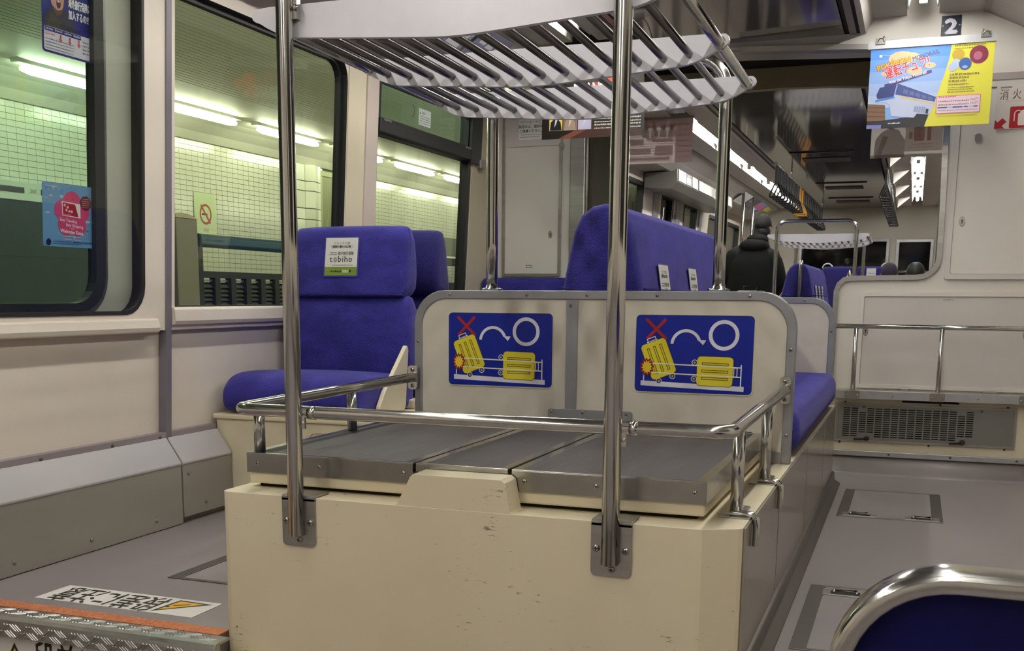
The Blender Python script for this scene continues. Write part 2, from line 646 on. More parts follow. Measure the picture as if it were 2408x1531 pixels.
H1 = rrect(0.75, 2.858, 0.69, 1.74, 0.085)
H2 = rrect(3.012, 4.142, 0.704, 1.69, (0.0, 0.02, 0.09, 0.02))
H3 = rrect(4.41, 5.50, 0.72, 1.72, 0.02)
wall_slab('wall_left', R4(-2.2, 5.86, 0.635, 1.83), [H1, H2, H3], 0.0, -0.06, [WALL, RUBBER])
mb = MB()
mb.plate([R4(-2.2, 5.86, -0.32, 0.64)], lambda y, z: wl(y, z, -0.026), lambda y, z: wl(y, z, -0.08))
struct('wall_left', mb, WALL)
# trims on the left wall
mb = MB()
mb.plate([R4(2.963, 2.990, 0.285, 1.80)], lambda y, z: wl(y, z, 0.006), lambda y, z: wl(y, z, -0.03))
struct('trim_1', mb, GREYTRIM, bevel=0.002)
mb = MB()
mb.prism([(-2.262, 0.650), (-2.236, 0.652), (-2.230, 0.664), (-2.232, 0.700), (-2.236, 0.7065), (-2.30, 0.7095), (-2.30, 0.650)], 'y', 2.992, 4.25)
struct('trim_2', mb, WALL, bevel=0.003)
mb = MB()
mb.plate([R4(4.30, 4.405, 0.635, 1.80)], lambda y, z: wl(y, z, 0.012), lambda y, z: wl(y, z, -0.01))
struct('trim_3', mb, mat('pinkish_post', 'cdbfb4', .45), bevel=0.004)
mb = MB()
mb.prism([(-2.262, 0.628), (-2.236, 0.630), (-2.230, 0.645), (-2.236, 0.672), (-2.262, 0.675)], 'y', -2.1, 2.915)
struct('trim_4', mb, WALL, bevel=0.004)
mb = MB()
mb.plate([R4(5.51, 5.845, 0.0, 1.80)], lambda y, z: wl(y, z, 0.004), lambda y, z: wl(y, z, -0.03))
struct('trim_5', mb, WALLY)
mb = MB()
mb.plate([R4(4.146, 4.298, 0.71, 1.80)], lambda y, z: wl(y, z, 0.004), lambda y, z: wl(y, z, -0.01))
struct('trim_6', mb, WALLY)

# window 1: fixed pane over the door pocket
w = sgroup('window_1', wl(1.8, 0.69))
mb = MB()
mb.plate([rrect(0.745, 2.862, 0.686, 1.744, 0.088), rrect(0.758, 2.850, 0.698, 1.732, 0.08)], lambda y, z: wl(y, z, 0.002), lambda y, z: wl(y, z, -0.012))
struct('rubber_seal', mb, RUBBER, w)
mb = MB()
mb.plate([rrect(0.757, 2.851, 0.697, 1.733, 0.08)], lambda y, z: wl(y, z, -0.004), lambda y, z: wl(y, z, -0.007))
struct('pane', mb, GLASSC, w)
# sliding door leaf standing open in the pocket
w = sgroup('door_1', wl(1.8, 0.0, -0.055))
mb = MB()
mb.plate([R4(0.6, 2.95, -0.2, 1.80), rrect(0.85, 2.733, 0.695, 1.72, 0.105)], lambda y, z: wl(y, z, -0.045), lambda y, z: wl(y, z, -0.075))
struct('door_leaf', mb, mat('door_leaf_grey', 'cfccc6', .35), w)
mb = MB()
mb.plate([rrect(0.84, 2.742, 0.686, 1.73, 0.11), rrect(0.852, 2.731, 0.697, 1.718, 0.105)], lambda y, z: wl(y, z, -0.041), lambda y, z: wl(y, z, -0.048))
struct('steel_bead', mb, STEEL, w)
mb = MB()
mb.plate([rrect(0.852, 2.731, 0.697, 1.718, 0.105), rrect(0.90, 2.690, 0.722, 1.69, 0.085)], lambda y, z: wl(y, z, -0.039), lambda y, z: wl(y, z, -0.07))
struct('window_seal', mb, mat('grey_black_rubber', '2b2c30', .45), w)
mb = MB()
mb.plate([rrect(0.895, 2.695, 0.717, 1.695, 0.085)], lambda y, z: wl(y, z, -0.058), lambda y, z: wl(y, z, -0.062))
struct('pane', mb, GLASSG, w)
# window 2
w = sgroup('window_2', wl(3.58, 0.70, -0.04))
mb = MB()
mb.plate([rrect(3.008, 4.146, 0.700, 1.694, (0.0, .02, .092, .02)), rrect(3.020, 4.124, 0.713, 1.672, (0, .015, .075, .015))], lambda y, z: wl(y, z, -0.026), lambda y, z: wl(y, z, -0.05))
struct('rubber_seal', mb, RUBBER, w)
mb = MB()
mb.plate([rrect(3.016, 4.130, 0.709, 1.678, (0, .015, .075, .015))], lambda y, z: wl(y, z, -0.036), lambda y, z: wl(y, z, -0.040))
struct('pane', mb, GLASSY, w)
# window 3 with a tilting vent on top
w = sgroup('window_3', wl(4.95, 0.72, -0.04))
mb = MB()
mb.plate([R4(4.405, 5.52, 0.715, 1.725), R4(4.43, 5.482, 0.735, 1.44), R4(4.45, 5.455, 1.515, 1.665)], lambda y, z: wl(y, z, 0.0), lambda y, z: wl(y, z, -0.05))
struct('frame', mb, BLACKM, w, bevel=0.004)
mb = MB()
mb.plate([R4(4.43, 5.482, 0.735, 1.44)], lambda y, z: wl(y, z, -0.036), lambda y, z: wl(y, z, -0.040))
struct('pane', mb, GLASSY, w)
mb = MB()
mb.plate([R4(4.45, 5.455, 1.515, 1.665)], lambda y, z: wl(y, z, -0.030), lambda y, z: wl(y, z, -0.034))
struct('vent_pane', mb, glass('vent_glass', 'e8f6ea'), w)
mb = MB()
mb.plate([R4(4.42, 5.50, 1.445, 1.508)], lambda y, z: wl(y, z, 0.018), lambda y, z: wl(y, z, -0.002))
struct('vent_rail', mb, BLACKM, w, bevel=0.005)
mb = MB()
mb.plate([R4(5.46, 5.60, 1.43, 1.76)], lambda y, z: wl(y, z, 0.02), lambda y, z: wl(y, z, 0.003))
struct('vent_stay', mb, BLACKM, w, bevel=0.004)
mb = MB()
mb.plate([R4(5.57, 5.64, 1.415, 1.46)], lambda y, z: wl(y, z, 0.032), lambda y, z: wl(y, z, 0.004))
struct('latch', mb, STEEL, w, bevel=0.004)
for yy in (4.50, 5.35):
    mb = MB()
    x, _, _ = wl(0, 1.655)
    mb.box(x + 0.002, x + 0.02, yy, yy + 0.06, 1.650, 1.658)
    mb.box(x + 0.008, x + 0.014, yy + 0.028, yy + 0.036, 1.656, 1.690)
    struct('blue_clip', mb, mat('blue_plastic', '3f5fb8', .4), w)
for yy in (4.44, 5.38):
    mb = MB()
    x, _, _ = wl(0, 1.50)
    mb.box(x + 0.018, x + 0.022, yy, yy + 0.07, 1.494, 1.503)
    struct('rail_stop', mb, STEEL, w)

# right side wall, back wall (behind the viewer), both plain, with a dark window band
mb = MB()
mb.plate([R4(-2.2, YE + .1, -0.32, 1.80), R4(-1.6, -0.4, .75, 1.6), R4(0.2, 1.9, .75, 1.6), R4(2.5, 4.6, .75, 1.6), R4(7.0, 9.4, .75, 1.6), R4(10.2, 11.0, .6, 1.6), R4(11.6, 14.6, .75, 1.6)],
         lambda y, z: (XR + .03 - WB * z, y, z), lambda y, z: (XR + .09 - WB * z, y, z))
struct('wall_right', mb, WALL)
for i, (a, b) in enumerate(((-1.6, -0.4), (0.2, 1.9), (2.5, 4.6), (7.0, 9.4), (10.2, 11.0), (11.6, 14.6))):
    mb = MB()
    mb.plate([R4(a, b, .6 if a == 10.2 else .75, 1.6)], lambda y, z: (XR + .05 - WB * z, y, z), lambda y, z: (XR + .055 - WB * z, y, z))
    struct('window_%d' % (7 + i), mb, mat('night_glass', '0a0b0c', .05))
mb = MB()
mb.box(-2.4, 0.9, -2.28, -2.2, -0.32, 2.1)
struct('wall_back', mb, WHITE)

# floors: the raised floor, the lower entrance floor before the step
mb = MB()
mb.box(-2.36, -1.40, 1.985, 5.86, -0.06, 0.0)
mb.box(-1.40, 0.74, 2.05, 5.86, -0.06, 0.0)
struct('floor', mb, FLOORM)
mb = MB()
mb.box(-0.262, 0.74, 0.45, 2.049, -0.30, 0.0)
struct('floor', mb, FLOORM)
mb = MB()
mb.box(-2.36, 0.78, -2.25, 1.97, -0.36, -0.30)
struct('floor', mb, FLOORM)
mb = MB()
mb.box(-2.36, -1.28, 1.935, 1.984, -0.31, -0.045)
struct('wall_step', mb, CREAM2)
# cove where the floor rises into the right bulkhead
mb = MB()
prof = [(4.93, 0.0005), (5.0, 0.003), (5.05, 0.012), (5.085, 0.03), (5.098, 0.062), (5.12, 0.062), (5.12, -0.004), (4.93, -0.004)]
mb.prism(prof, 'x', -0.318, XR, smooth=True)
struct('floor', mb, FLOORM)

# step nosing: tread plate with raised bars, and the orange grip strip
t = thing('step_nosing', 'tread-plate aluminium nosing along the edge of the step at lower left', 'step edge', (-1.85, 1.95, 0.0))
prof = [(1.972, 0.0035), (1.930, 0.0035), (1.918, 0.001), (1.911, -0.006), (1.908, -0.016), (1.908, -0.042), (1.934, -0.044), (1.9345, -0.003), (1.972, -0.003)]
mb = MB()
mb.prism(prof, 'x', -2.30, -1.362)
obj('tread_plate', mb, TREAD, t, bevel=0.001)
mb = MB()
bar = [(-.013, -.0026), (.013, -.0026), (.013, .0026), (-.013, .0026)]
def lug(cx, s, th, nrm, tan):
    c, si = math.cos(th), math.sin(th)
    q = []
    for (u, v), h in [(b, 0.0) for b in bar] + [((b[0] * .85, b[1] * .5) , 0.0016) for b in bar]:
        a, b2 = u * c - v * si, u * si + v * c
        q.append(Vector((cx + a, 0, 0)) + Vector(s) + Vector(tan) * b2 + Vector(nrm) * h)
    mb.add(q, [(4, 5, 6, 7), (0, 1, 5, 4), (1, 2, 6, 5), (2, 3, 7, 6), (3, 0, 4, 7)])
k = 0
x = -2.28
while x < -1.39:
    for j in range(3):
        th = math.radians(40 if k % 2 else -40)
        lug(x + j * .0085, (0, 1.960 - .0, .0036), th, (0, 0, 1), (0, 1, 0))
        lug(x + .016 + j * .0085, (0, 1.940, .0036), -th, (0, 0, 1), (0, 1, 0))
        lug(x + j * .0085, (0, 1.9078, -.022), -th, (0, -1, 0), (0, 0, 1))
        lug(x + .016 + j * .0085, (0, 1.9078, -.038), th, (0, -1, 0), (0, 0, 1))
    x += .033
    k += 1
o = obj('tread_bars', mb, TREAD, t)
o['kind'] = 'stuff'
mb = MB()
mb.box(-2.30, -1.396, 1.976, 2.021, 0.0, 0.0035)
tag(obj('grip_strip', mb, ORANGE), 'gritty orange grip strip on the floor just behind the step edge', 'grip strip')

# heater covers along the left wall
def heater(label, y0, y1, zb, endcap):
    t = thing('heater_cover', label, 'heater cover', (-2.23, (y0 + y1) / 2, 0))
    mb = MB()
    mb.prism([(-2.208, zb), (-2.209, 0.198), (-2.235, 0.190), (-2.235, zb)], 'y', y0, y1)
    obj('front_panel', mb, HEATFR, t, bevel=0.002)
    mb = MB()
    mb.prism([(-2.207, 0.196), (-2.2055, 0.204), (-2.262, 0.286), (-2.268, 0.280), (-2.235, 0.192)], 'y', y0 - .0, y1)
    obj('sloped_top', mb, HEATTOP_LIT, t, bevel=0.003)
    mb = MB()
    mb.prism([(-2.232, 0.001), (-2.268, 0.001), (-2.268, 0.279), (-2.238, 0.19)], 'y', y0 + .004, y1 - .004)
    obj('body', mb, HEATFR, t)
    ys = [y0 + .12 + i * .30 for i in range(int((y1 - y0 - .1) / .30) + 1)]
    screws(t, [(-2.208, yy, zb + .035) for yy in ys] + ([(-2.2085, y0 + .03, .165)] if endcap else []), (1, 0, 0), .006, mat('heater_screw', '7d7872', .5, .4), False)
    return t
heater('long grey heater cover with sloping top coloured as lit beside the step', -1.2, 2.958, 0.002, False)
t = heater('short grey heater cover with flat front between the long one and seat pedestal', 2.966, 3.245, 0.02, True)
# floor strip under the wall
mb = MB()
mb.plate([R4(-1.2, 3.24, 0.276, 0.302)], lambda y, z: wl(y, z, 0.004), lambda y, z: wl(y, z, -0.03))
o = struct('baseboard_left', mb, mat('strip_mauve_grey', '8d8387', .5))
screws(o, [wl(yy, .289, .004) for yy in (0.9, 1.4, 1.9, 2.4, 2.7, 2.93)], (1, 0, 0), .006, mat('dull_screw', '5d5554', .5, .6), False)

# ------------------------------------------------------------------ bulkheads
def px(Y):
    return (lambda u, v: (u, Y, v))
# right bulkhead: one shell with the big opening cut out of its left side
sh = [(-0.318, 0.0), (XR, 0.0), (XR, 1.83), (0.60, 1.83), (0.45, 1.86), (0.30, 1.935), (-2.17, 1.935), (-2.17, 1.86), (0.0, 1.825)]
left = [(-0.02, 1.822), (0.06, 1.80), (0.088, 1.74), (0.090, 1.45), (0.098, 1.15), (0.100, 0.93)]
left += [(0.100 - .095 + .095 * math.cos(math.radians(a)), 0.925 + .095 * math.sin(math.radians(a))) for a in (0, -18, -36, -54, -72, -90)]
left += [(-0.262, 0.826), (-0.290, 0.822), (-0.308, 0.805), (-0.316, 0.78)]
outline = [(-0.318, 0.345)] + [(XR, 0.345), (XR, 1.80), (0.422, 1.80), (0.336, 1.862), (0.205, 1.925), (0.02, 1.93), (0.02, 1.99), (-0.11, 1.99), (-0.11, 1.93), (-0.243, 1.93), (-0.268, 1.872), (-0.30, 1.870), (-2.17, 1.870), (-2.17, 1.80), (-1.9, 1.835), (-1.3, 1.850), (-0.8, 1.848), (-0.35, 1.828)] + left[1:]
mb = MB()
mb.plate([outline], px(YB), px(YB + .06))
bulk = struct('wall_front', mb, WHITE, bevel=0.0)
mb = MB()
mb.box(-0.318, XR, 5.10, 5.26, 0.0, 0.346)
struct('wall_front', mb, WALLY)
# bright trim round the edge of the opening
trim = [(-0.8, 1.848), (-0.35, 1.828)] + left[1:] + [(-0.318, 0.36)]
def strip(path, w, y0, y1, mats, name, parent=None):
    """flat bead following a 2D path in the bulkhead plane"""
    mb = MB()
    n = len(path)
    off = []
    for i in range(n):
        a = Vector(path[max(i - 1, 0)]); b = Vector(path[min(i + 1, n - 1)])
        d = (b - a).normalized()
        off.append((path[i][0] - d.y * w, path[i][1] + d.x * w))
    rings = [[(p[0], y0, p[1]), (q[0], y0, q[1]), (q[0], y1, q[1]), (p[0], y1, p[1])] for p, q in zip(path, off)]
    mb.loft(rings, 0, False)
    return struct(name, mb, mats, parent)
strip(trim, -0.022, YB - 0.012, YB + .062, STEEL, 'trim_7')
tr8 = [(-2.1, 1.812), (-1.9, 1.83), (-1.3, 1.845), (-0.8, 1.843), (-0.35, 1.823), (-0.02, 1.81)]
strip(tr8, 0.03, YB + .062, YB + .27, mat('soffit_grey', 'bab6ac', .28, .35), 'trim_8')
strip([(0.205, 1.914), (0.335, 1.850), (0.424, 1.786), (0.70, 1.780)], 0.020, YB - .010, YB - .0005, mat('mauve_trim', 'aaa09c', .45), 'trim_16')
# depth of the cabinet behind the right half
mb = MB()
mb.box(0.102, XR, YB + .06, YL, 0.83, 1.90)
mb.box(-0.316, XR, YB + .06, YL, 0.35, 0.818)
struct('wall_front', mb, WHITE2)
# raised panel frames on the right bulkhead
def frame(u0, u1, v0, v1, w, d, m, name, r=0.0, Y=YB, kind='struct', parent=None):
    mb = MB()
    mb.plate([rrect(u0, u1, v0, v1, r), rrect(u0 + w, u1 - w, v0 + w, v1 - w, max(r - w, 0))], px(Y - d), px(Y + .002))
    return struct(name, mb, m, parent, bevel=min(d, w) * .3)
up = thing('equipment_door', 'white equipment cupboard door with keyhole at right, above the luggage rail', 'cupboard door', (0.35, YB - .004, 0.84))
mb = MB(); mb.plate([rrect(0.135, 0.70, 0.855, 1.615, .012)], px(YB - .006), px(YB - .001)); obj('panel', mb, WHITE, up, bevel=.002)
mb = MB(); mb.plate([rrect(0.112, 0.715, 0.832, 1.635, .015), rrect(0.134, 0.70, 0.854, 1.616, .01)], px(YB - .013), px(YB - .001)); obj('frame', mb, WHITE2, up, bevel=.004)
def lock(parent, u, v, Y):
    mb = MB()
    mb.plate([circ(u, v, .0115, 20, .021)], px(Y - .003), px(Y))
    lk = obj('lock_plate', mb, STEEL, parent, bevel=.001)
    mb = MB()
    mb.plate([circ(u, v + .003, .0035, 10)], px(Y - .0036), px(Y - .0028))
    mb.plate([[(u - .002, v - .009), (u + .002, v - .009), (u + .0015, v + .002), (u - .0015, v + .002)]], px(Y - .0036), px(Y - .0028))
    obj('keyhole', mb, DARKHOLE, lk)
lock(up, 0.168, 1.075, YB - .006)
lo = thing('equipment_door', 'wide white equipment door low on the right bulkhead, behind the luggage rail', 'cupboard door', (0.25, YB - .004, 0.36))
mb = MB(); mb.plate([rrect(-0.205, 0.70, 0.37, 0.760, .01)], px(YB - .006), px(YB - .001)); obj('panel', mb, WHITE2, lo, bevel=.002)
mb = MB(); mb.plate([rrect(-0.222, 0.715, 0.355, 0.778, .012), rrect(-0.206, 0.70, 0.371, 0.759, .008)], px(YB - .012), px(YB - .001)); obj('frame', mb, WHITE, lo, bevel=.004)
lock(lo, -0.192, 0.607, YB - .006)
lock(lo, 0.452, 0.600, YB - .006)
a = Art(None or (0.115, YB - .0065, 0.742), (0.048, 0, 0), (0, 0, 1), .0005)
a.base([(0, 0), (.045, 0), (.045, .006), (0, .006)], 'c9c5bd')
a.fine(.003, .042, .0015, .0032, '77736c', 1, 3)
tag(a.done('maker_plate'), 'tiny grey maker plate high on the wide low equipment door', 'plate')

# shelf and guard rail on the right bulkhead
t = thing('luggage_guard', 'low chrome guard rail with posts across the right bulkhead', 'rail', (0.1, 5.06, 0.32))
mb = MB(); mb.tube([(-0.31, 5.065, 0.630), (XR - .01, 5.065, 0.628)], 0.0105, 14); obj('top_rail', mb, CHROME, t)
for xx in (-0.226, 0.120, 0.466):
    mb = MB(); mb.tube([(xx, 5.065, 0.335), (xx, 5.065, 0.625)], 0.0095, 12); obj('post', mb, CHROME, t)
    mb = MB(); mb.plate([rrect(xx - .03, xx + .03, 0.315, 0.352, .006)], px(5.046), px(5.056))
    f = obj('post_bracket', mb, STEELD, t, bevel=.002)
    screws(f, [(xx + d, 5.046, .332) for d in (-.022, .022)], (0, -1, 0), .004, None, False)
t = thing('luggage_shelf', 'shallow aluminium-edged luggage shelf under the right guard rail', 'shelf', (0.1, 5.1, 0.33))
mb = MB(); mb.box(-0.317, XR - .01, 5.062, YB - .014, 0.340, 0.349); obj('shelf_board', mb, mat('shelf_grey', '8b827e', .4), t)
mb = MB(); mb.prism([(5.056, .316), (5.061, .316), (5.061, .349), (5.075, .349), (5.075, .3525), (5.056, .3525)], 'x', -0.317, XR - .01); obj('edge_strip', mb, ALU, t, bevel=.0008)
screws(t, [(xx, 5.056, .333) for xx in (-0.06, 0.28, 0.55)], (0, -1, 0), .0045, None, False)
for xa, xb in ((-.03, 0.0), (.30, .37)):
    mb = MB(); mb.box(xa, xb, 5.165, 5.190, .349, .358); obj('door_catch', mb, STEEL, t, bevel=.001)

# ventilation grille low on the right bulkhead
t = thing('vent_grille', 'grey slotted ventilation grille low on the right bulkhead above the floor', 'vent', (0.07, 5.095, 0.13))
u0, u1, v0, v1 = -0.292, 0.432, 0.128, 0.290
holes = []
cw, ch = 0.0335, 0.0094
for c in range(16):
    for r in range(14):
        if c in (2, 14) and r >= 12: continue
        if c in (2, 3, 14, 15) and r <= 1: continue
        cu = u0 + .032 + c * cw
        cv = v0 + .018 + r * ch
        holes.append([(cu, cv), (cu + cw * .84, cv), (cu + cw * .84, cv + ch * .52), (cu, cv + ch * .52)])
mb = MB()
# perforated sheet built strip by strip so that every slot is a real hole
def sheet(mb, U0, U1, V0, V1, holes, Y0, Y1):
    mb.plate([[(U0, V0), (U1, V0), (U1, V1), (U0, V1)]] + holes, px(Y0), px(Y1))
sheet(mb, u0, u1, v0, v1, holes, 5.092, 5.094)
obj('slotted_sheet', mb, mat('grille_grey', '76746e', .45, .25), t)
mb = MB(); mb.box(u0 + .02, u1 - .15, 5.0962, 5.099, v0 + .01, v1 - .01); obj('dark_backing', mb, DARKHOLE, t)
mb = MB(); mb.plate([[(u0 - .004, v0 - .004), (u1 + .004, v0 - .004), (u1 + .004, v1 + .004), (u0 - .004, v1 + .004)], [(u0 + .004, v0 + .004), (u1 - .004, v0 + .004), (u1 - .004, v1 - .004), (u0 + .004, v1 - .004)]], px(5.090), px(5.0995)); obj('rim', mb, HEATFR, t)
for xx in (-0.175, 0.215):
    mb = MB()
    mb.tube([(xx - .035, 5.084, .136), (xx + .01, 5.084, .138)], .0045, 8)
    mb.lathe((xx + .018, 5.0925, .141), (0, -1, 0), [(0, .011), (.006, .011), (.009, .007)], 12)
    obj('latch', mb, RUBBER, t)
DS2 = mat('dull_screw2', '4d4a47', .4, .7)
screws(t, [(xx, 5.0915 if zz < .29 and zz > .12 else 5.0998, zz) for xx, zz in ((-.255, .297), (.135, .297), (.40, .297), (-.27, .118), (.10, .118), (.40, .118), (-.175, .278), (.30, .278))], (0, -1, 0), .005, DS2, False)
mb = MB(); mb.box(-0.02, 0.21, 5.096, 5.101, 0.303, 0.312)
tag(obj('drip_slot', mb, DARKHOLE), 'thin dark slot just under the luggage shelf, above the grille', 'slot')
mb = MB(); mb.box(-0.318, XR - .005, 5.086, 5.0995, 0.060, 0.084)
o = struct('baseboard_right', mb, ALU, bevel=.002)
screws(o, [(xx, 5.086, .073) for xx in (-.06, .19, .45)], (0, -1, 0), .005, DS2, False)

# left bulkhead, set further back
mb = MB()
mb.plate([[(-2.25, 0.0), (-1.77, 0.0), (-1.77, 1.84), (-2.25, 1.80)]], px(YL), px(YL + .06))
struct('wall_front', mb, WHITE)
mb = MB()
mb.prism([(-1.772, YL - .012), (-1.690, YL - .012), (-1.682, YL - .004), (-1.682, YL + .10), (-1.772, YL + .10)], 'z', 0.0, 1.85)
struct('trim_9', mb, STEEL, bevel=.004)
hd = thing('equipment_door', 'tall white door with a keyhole on the left bulkhead beside the window', 'cupboard door', (-1.99, YL - .004, 0.86))
mb = MB(); mb.plate([rrect(-2.142, -1.832, 0.872, 1.80, .01)], px(YL - .007), px(YL - .001)); obj('panel', mb, WHITE, hd, bevel=.002)
mb = MB(); mb.plate([rrect(-2.158, -1.817, 0.856, 1.815, .012), rrect(-2.141, -1.833, 0.873, 1.799, .008)], px(YL - .013), px(YL - .001)); obj('frame', mb, STEEL, hd, bevel=.004)
lock(hd, -1.878, 1.082, YL - .007)
mb = MB(); mb.plate([R4(-2.14, -1.825, 1.55, 1.80)], px(YL - .016), px(YL - .008))
nb = tag(obj('notice_board', mb, WHITE2, bevel=.002), 'blank pale cover plate high on the white left bulkhead door', 'plate')
a = Art((-2.062, YL - .0165, 1.585), (1, 0, 0), (0, 0, 1), .0006)
a.base([(0, 0), (.135, 0), (.135, .20), (0, .20)], 'f0eeea')
a.rect(.004, .131, .112, .196, '8b8580')
a.poly([(.028, .154), (.058, .116), (.088, .154), (.058, .192)], 'f3e4e0', 2)
a.line((.044, .138), (.072, .170), .006, 'b9605c', 3)
a.line((.048, .168), (.068, .142), .006, 'b9605c', 3)
a.text('通話禁止', .088, .122, .014, 'f0eeea', 2, w=.04)
a.text('マナーモードに', .067, .085, .0125, '4a4744', 2, align='c')
a.text('設定の上、通話は', .067, .062, .0125, '4a4744', 2, align='c', bold=.0003)
a.text('ご遠慮ください。', .067, .039, .0125, '4a4744', 2, align='c', bold=.0003)
a.fine(.008, .127, .024, .004, '8e8a86', 2, 5)
a.fine(.008, .115, .012, .004, '8e8a86', 2, 6)
tag(a.done('mobile_notice'), 'white mobile phone manners notice on the left bulkhead cover plate', 'notice')
a = Art((-2.02, YL - .0085, 0.900), (1, 0, 0), (0, 0, 1), .0005)
a.base([(0, 0), (.046, 0), (.046, .024), (0, .024)], 'e8e6df')
for r in range(2):
    a.fine(.004, .043, .003 + r * .011, .008, '85857c', 1, 11 + r)
tag(a.done('small_label'), 'small printed label near the foot of the left bulkhead door', 'label')

# gangway between the two cars: plain side curtains, black folded roof, olive arch of the next car
mb = MB()
for x0, x1 in ((-1.72, -1.665), (.09, .14)):
    mb.box(x0, x1, YL + .06, Y2 - .06, -.05, 1.98)
struct('wall_gangway', mb, OLIVE)
mb = MB()
for i in range(11):
    y0 = YB + .275 + i * .085
    mb.prism([(y0, 1.985), (y0 + .0425, 2.010), (y0 + .085, 1.985), (y0 + .085, 2.030), (y0, 2.030)], 'x', -1.72, .14)
struct('ceiling', mb, mat('black_fold', '0b0a09', .8))
mb = MB()
mb.box(-1.70, .12, YL, Y2 + .1, -.06, -.005)
struct('floor', mb, FLOORM)
mb = MB()
mb.plate([[(-2.3, -.3), (.75, -.3), (.75, 2.034), (-2.3, 2.034)], [(-1.67, -.01), (.09, -.01), (.09, 1.62), (.03, 1.78), (-.2, 1.855), (-.5, 1.876), (-.75, 1.882), (-1.0, 1.876), (-1.3, 1.855), (-1.6, 1.78), (-1.67, 1.62)]], px(Y2 - .06), px(Y2))
struct('wall_front', mb, mat('arch_olive', 'a59a78', .5))

# ------------------------------------------------------------------ ceilings
def ceiling(y0, y1, zc):
    o = sgroup('ceiling', (XC, (y0 + y1) / 2, 1.95))
    def P(prof, name, m, bev=0.0):
        mb = MB(); mb.prism(prof, 'y', y0, y1)
        return struct(name, mb, m, o, bevel=bev)
    P([(-1.215, zc), (-0.355, zc), (-0.355, zc + .08), (-1.215, zc + .08)], 'mirror_panel', CEILM)
    for s in (-1, 1):
        f = lambda x: XC - .01 + s * (x - (XC - .01))
        c = lambda pr: [(f(u), v) for u, v in pr]
        P(c([(-.352, zc + .007), (-.335, zc + .007), (-.335, zc + .08), (-.352, zc + .08)]), 'air_slot', DARKHOLE)
        P(c([(-.334, zc - .002), (-.306, zc - .002), (-.306, zc + .08), (-.334, zc + .08)]), 'diffuser_bar', CEILG)
        P(c([(-.305, zc + .007), (-.292, zc + .007), (-.292, zc + .08), (-.305, zc + .08)]), 'air_slot', DARKHOLE)
        P(c([(-.290, zc - .004), (-.268, zc - .002), (-.240, 1.926), (-.240, 2.03), (-.290, 2.03)]), 'haunch', CEILW)
        P(c([(-.242, 1.926), (-.108, 1.926), (-.108, 2.03), (-.242, 2.03)]), 'lamp_panel', CEILW)
        P(c([(-.109, 1.990), (.019, 1.990), (.019, 2.03), (-.109, 2.03)]), 'lamp_recess', CEILW)
        P(c([(.018, 1.926), (.190, 1.926), (.190, 2.03), (.018, 2.03)]), 'lamp_panel', CEILW)
        P(c([(.190, 1.918), (.212, 1.912), (.225, 2.0), (.190, 2.03)]), 'cove_rail', CEILG)
        P(c([(.210, 1.918), (.335, 1.856), (.42, 1.793), (.66, 1.785), (.80, 1.785), (.80, 1.90), (.36, 1.98), (.21, 2.03)]), 'cove', CEILW)
    return o
ceiling(-2.2, YB - .001, 1.868)
ceiling(Y2, YE, 1.905)
mb = MB(); mb.box(-2.3, .8, YB, Y2, 2.035, 2.07)
struct('ceiling', mb, CEILG)

def lamp(label, x, y, group):
    t = thing('ceiling_lamp', label, 'lamp', (x, y, 1.985), group)
    mb = MB()
    mb.prism([(x - .061, 1.9895), (x - .061, 1.924), (x - .056, 1.924), (x - .040, 1.980), (x + .040, 1.980), (x + .056, 1.924), (x + .061, 1.924), (x + .061, 1.9895)], 'y', y - .64, y + .64)
    obj('reflector', mb, mat('lamp_reflector', 'e9e7e1', .25, .2), t)
    mb = MB(); mb.tube([(x, y - .58, 1.944), (x, y + .58, 1.944)], .0165, 8); obj('tube', mb, TUBEL, t)
    for s in (-1, 1):
        a, b = sorted((y + s * .57, y + s * .606))
        mb = MB(); mb.box(x - .016, x + .016, a, b, 1.926, 1.981)
        obj('socket', mb, WHITE, t, bevel=.004)
    return t
LX = (-0.045, -1.515)
ORD = ('first', 'second', 'third', 'fourth', 'fifth', 'sixth', 'seventh', 'eighth', 'ninth', 'tenth', 'eleventh', 'twelfth', 'thirteenth', 'fourteenth', 'fifteenth', 'sixteenth', 'seventeenth', 'eighteenth', 'nineteenth', 'twentieth', 'twenty-first', 'twenty-second', 'twenty-third', 'twenty-fourth')
lamp0 = None
for i in range(5):
    for x, side in zip(LX, ('right', 'left')):
        y = -1.0 + i * 1.36
        lab = '%s fluorescent ceiling lamp from the bulkhead in this car, %s row' % (ORD[4 - i], side)
        g = 'ceiling lamps of this car'
        if lamp0 is None:
            lamp0 = lamp(lab, x, y, g)
            l0 = Vector((x, y, 0))
        else:
            dup(lamp0, (x - l0.x, y - l0.y, 0), lab)
for i in range(5):
    for x, side in zip(LX, ('right', 'left')):
        y = 8.42 + i * 1.45
        q = dup(lamp0, (x - l0.x, y - l0.y, 0), '%s fluorescent ceiling lamp from the gangway in the next car, %s row' % (ORD[i], side))
        q['group'] = 'ceiling lamps of the next car'
# flush air panels in the next car's mirror ceiling
for i, yy in enumerate((9.85, 12.4, 14.2)):
    mb = MB(); mb.box(-.96, -.58, yy, yy + .30, 1.900, 1.9045)
    tag(obj('ceiling_grille', mb, mat('dark_panel', '24231f', .5, .3), bevel=.001), 'dark flush air panel in the mirror ceiling of the next car, %s from the gangway' % ORD[i], 'grille', 'air panels of the next car')
    mb = MB(); mb.box(-1.02, -.52, yy - .42, yy - .405, 1.896, 1.9045)
    struct('trim_%d' % (20 + i), mb, BLACKM)

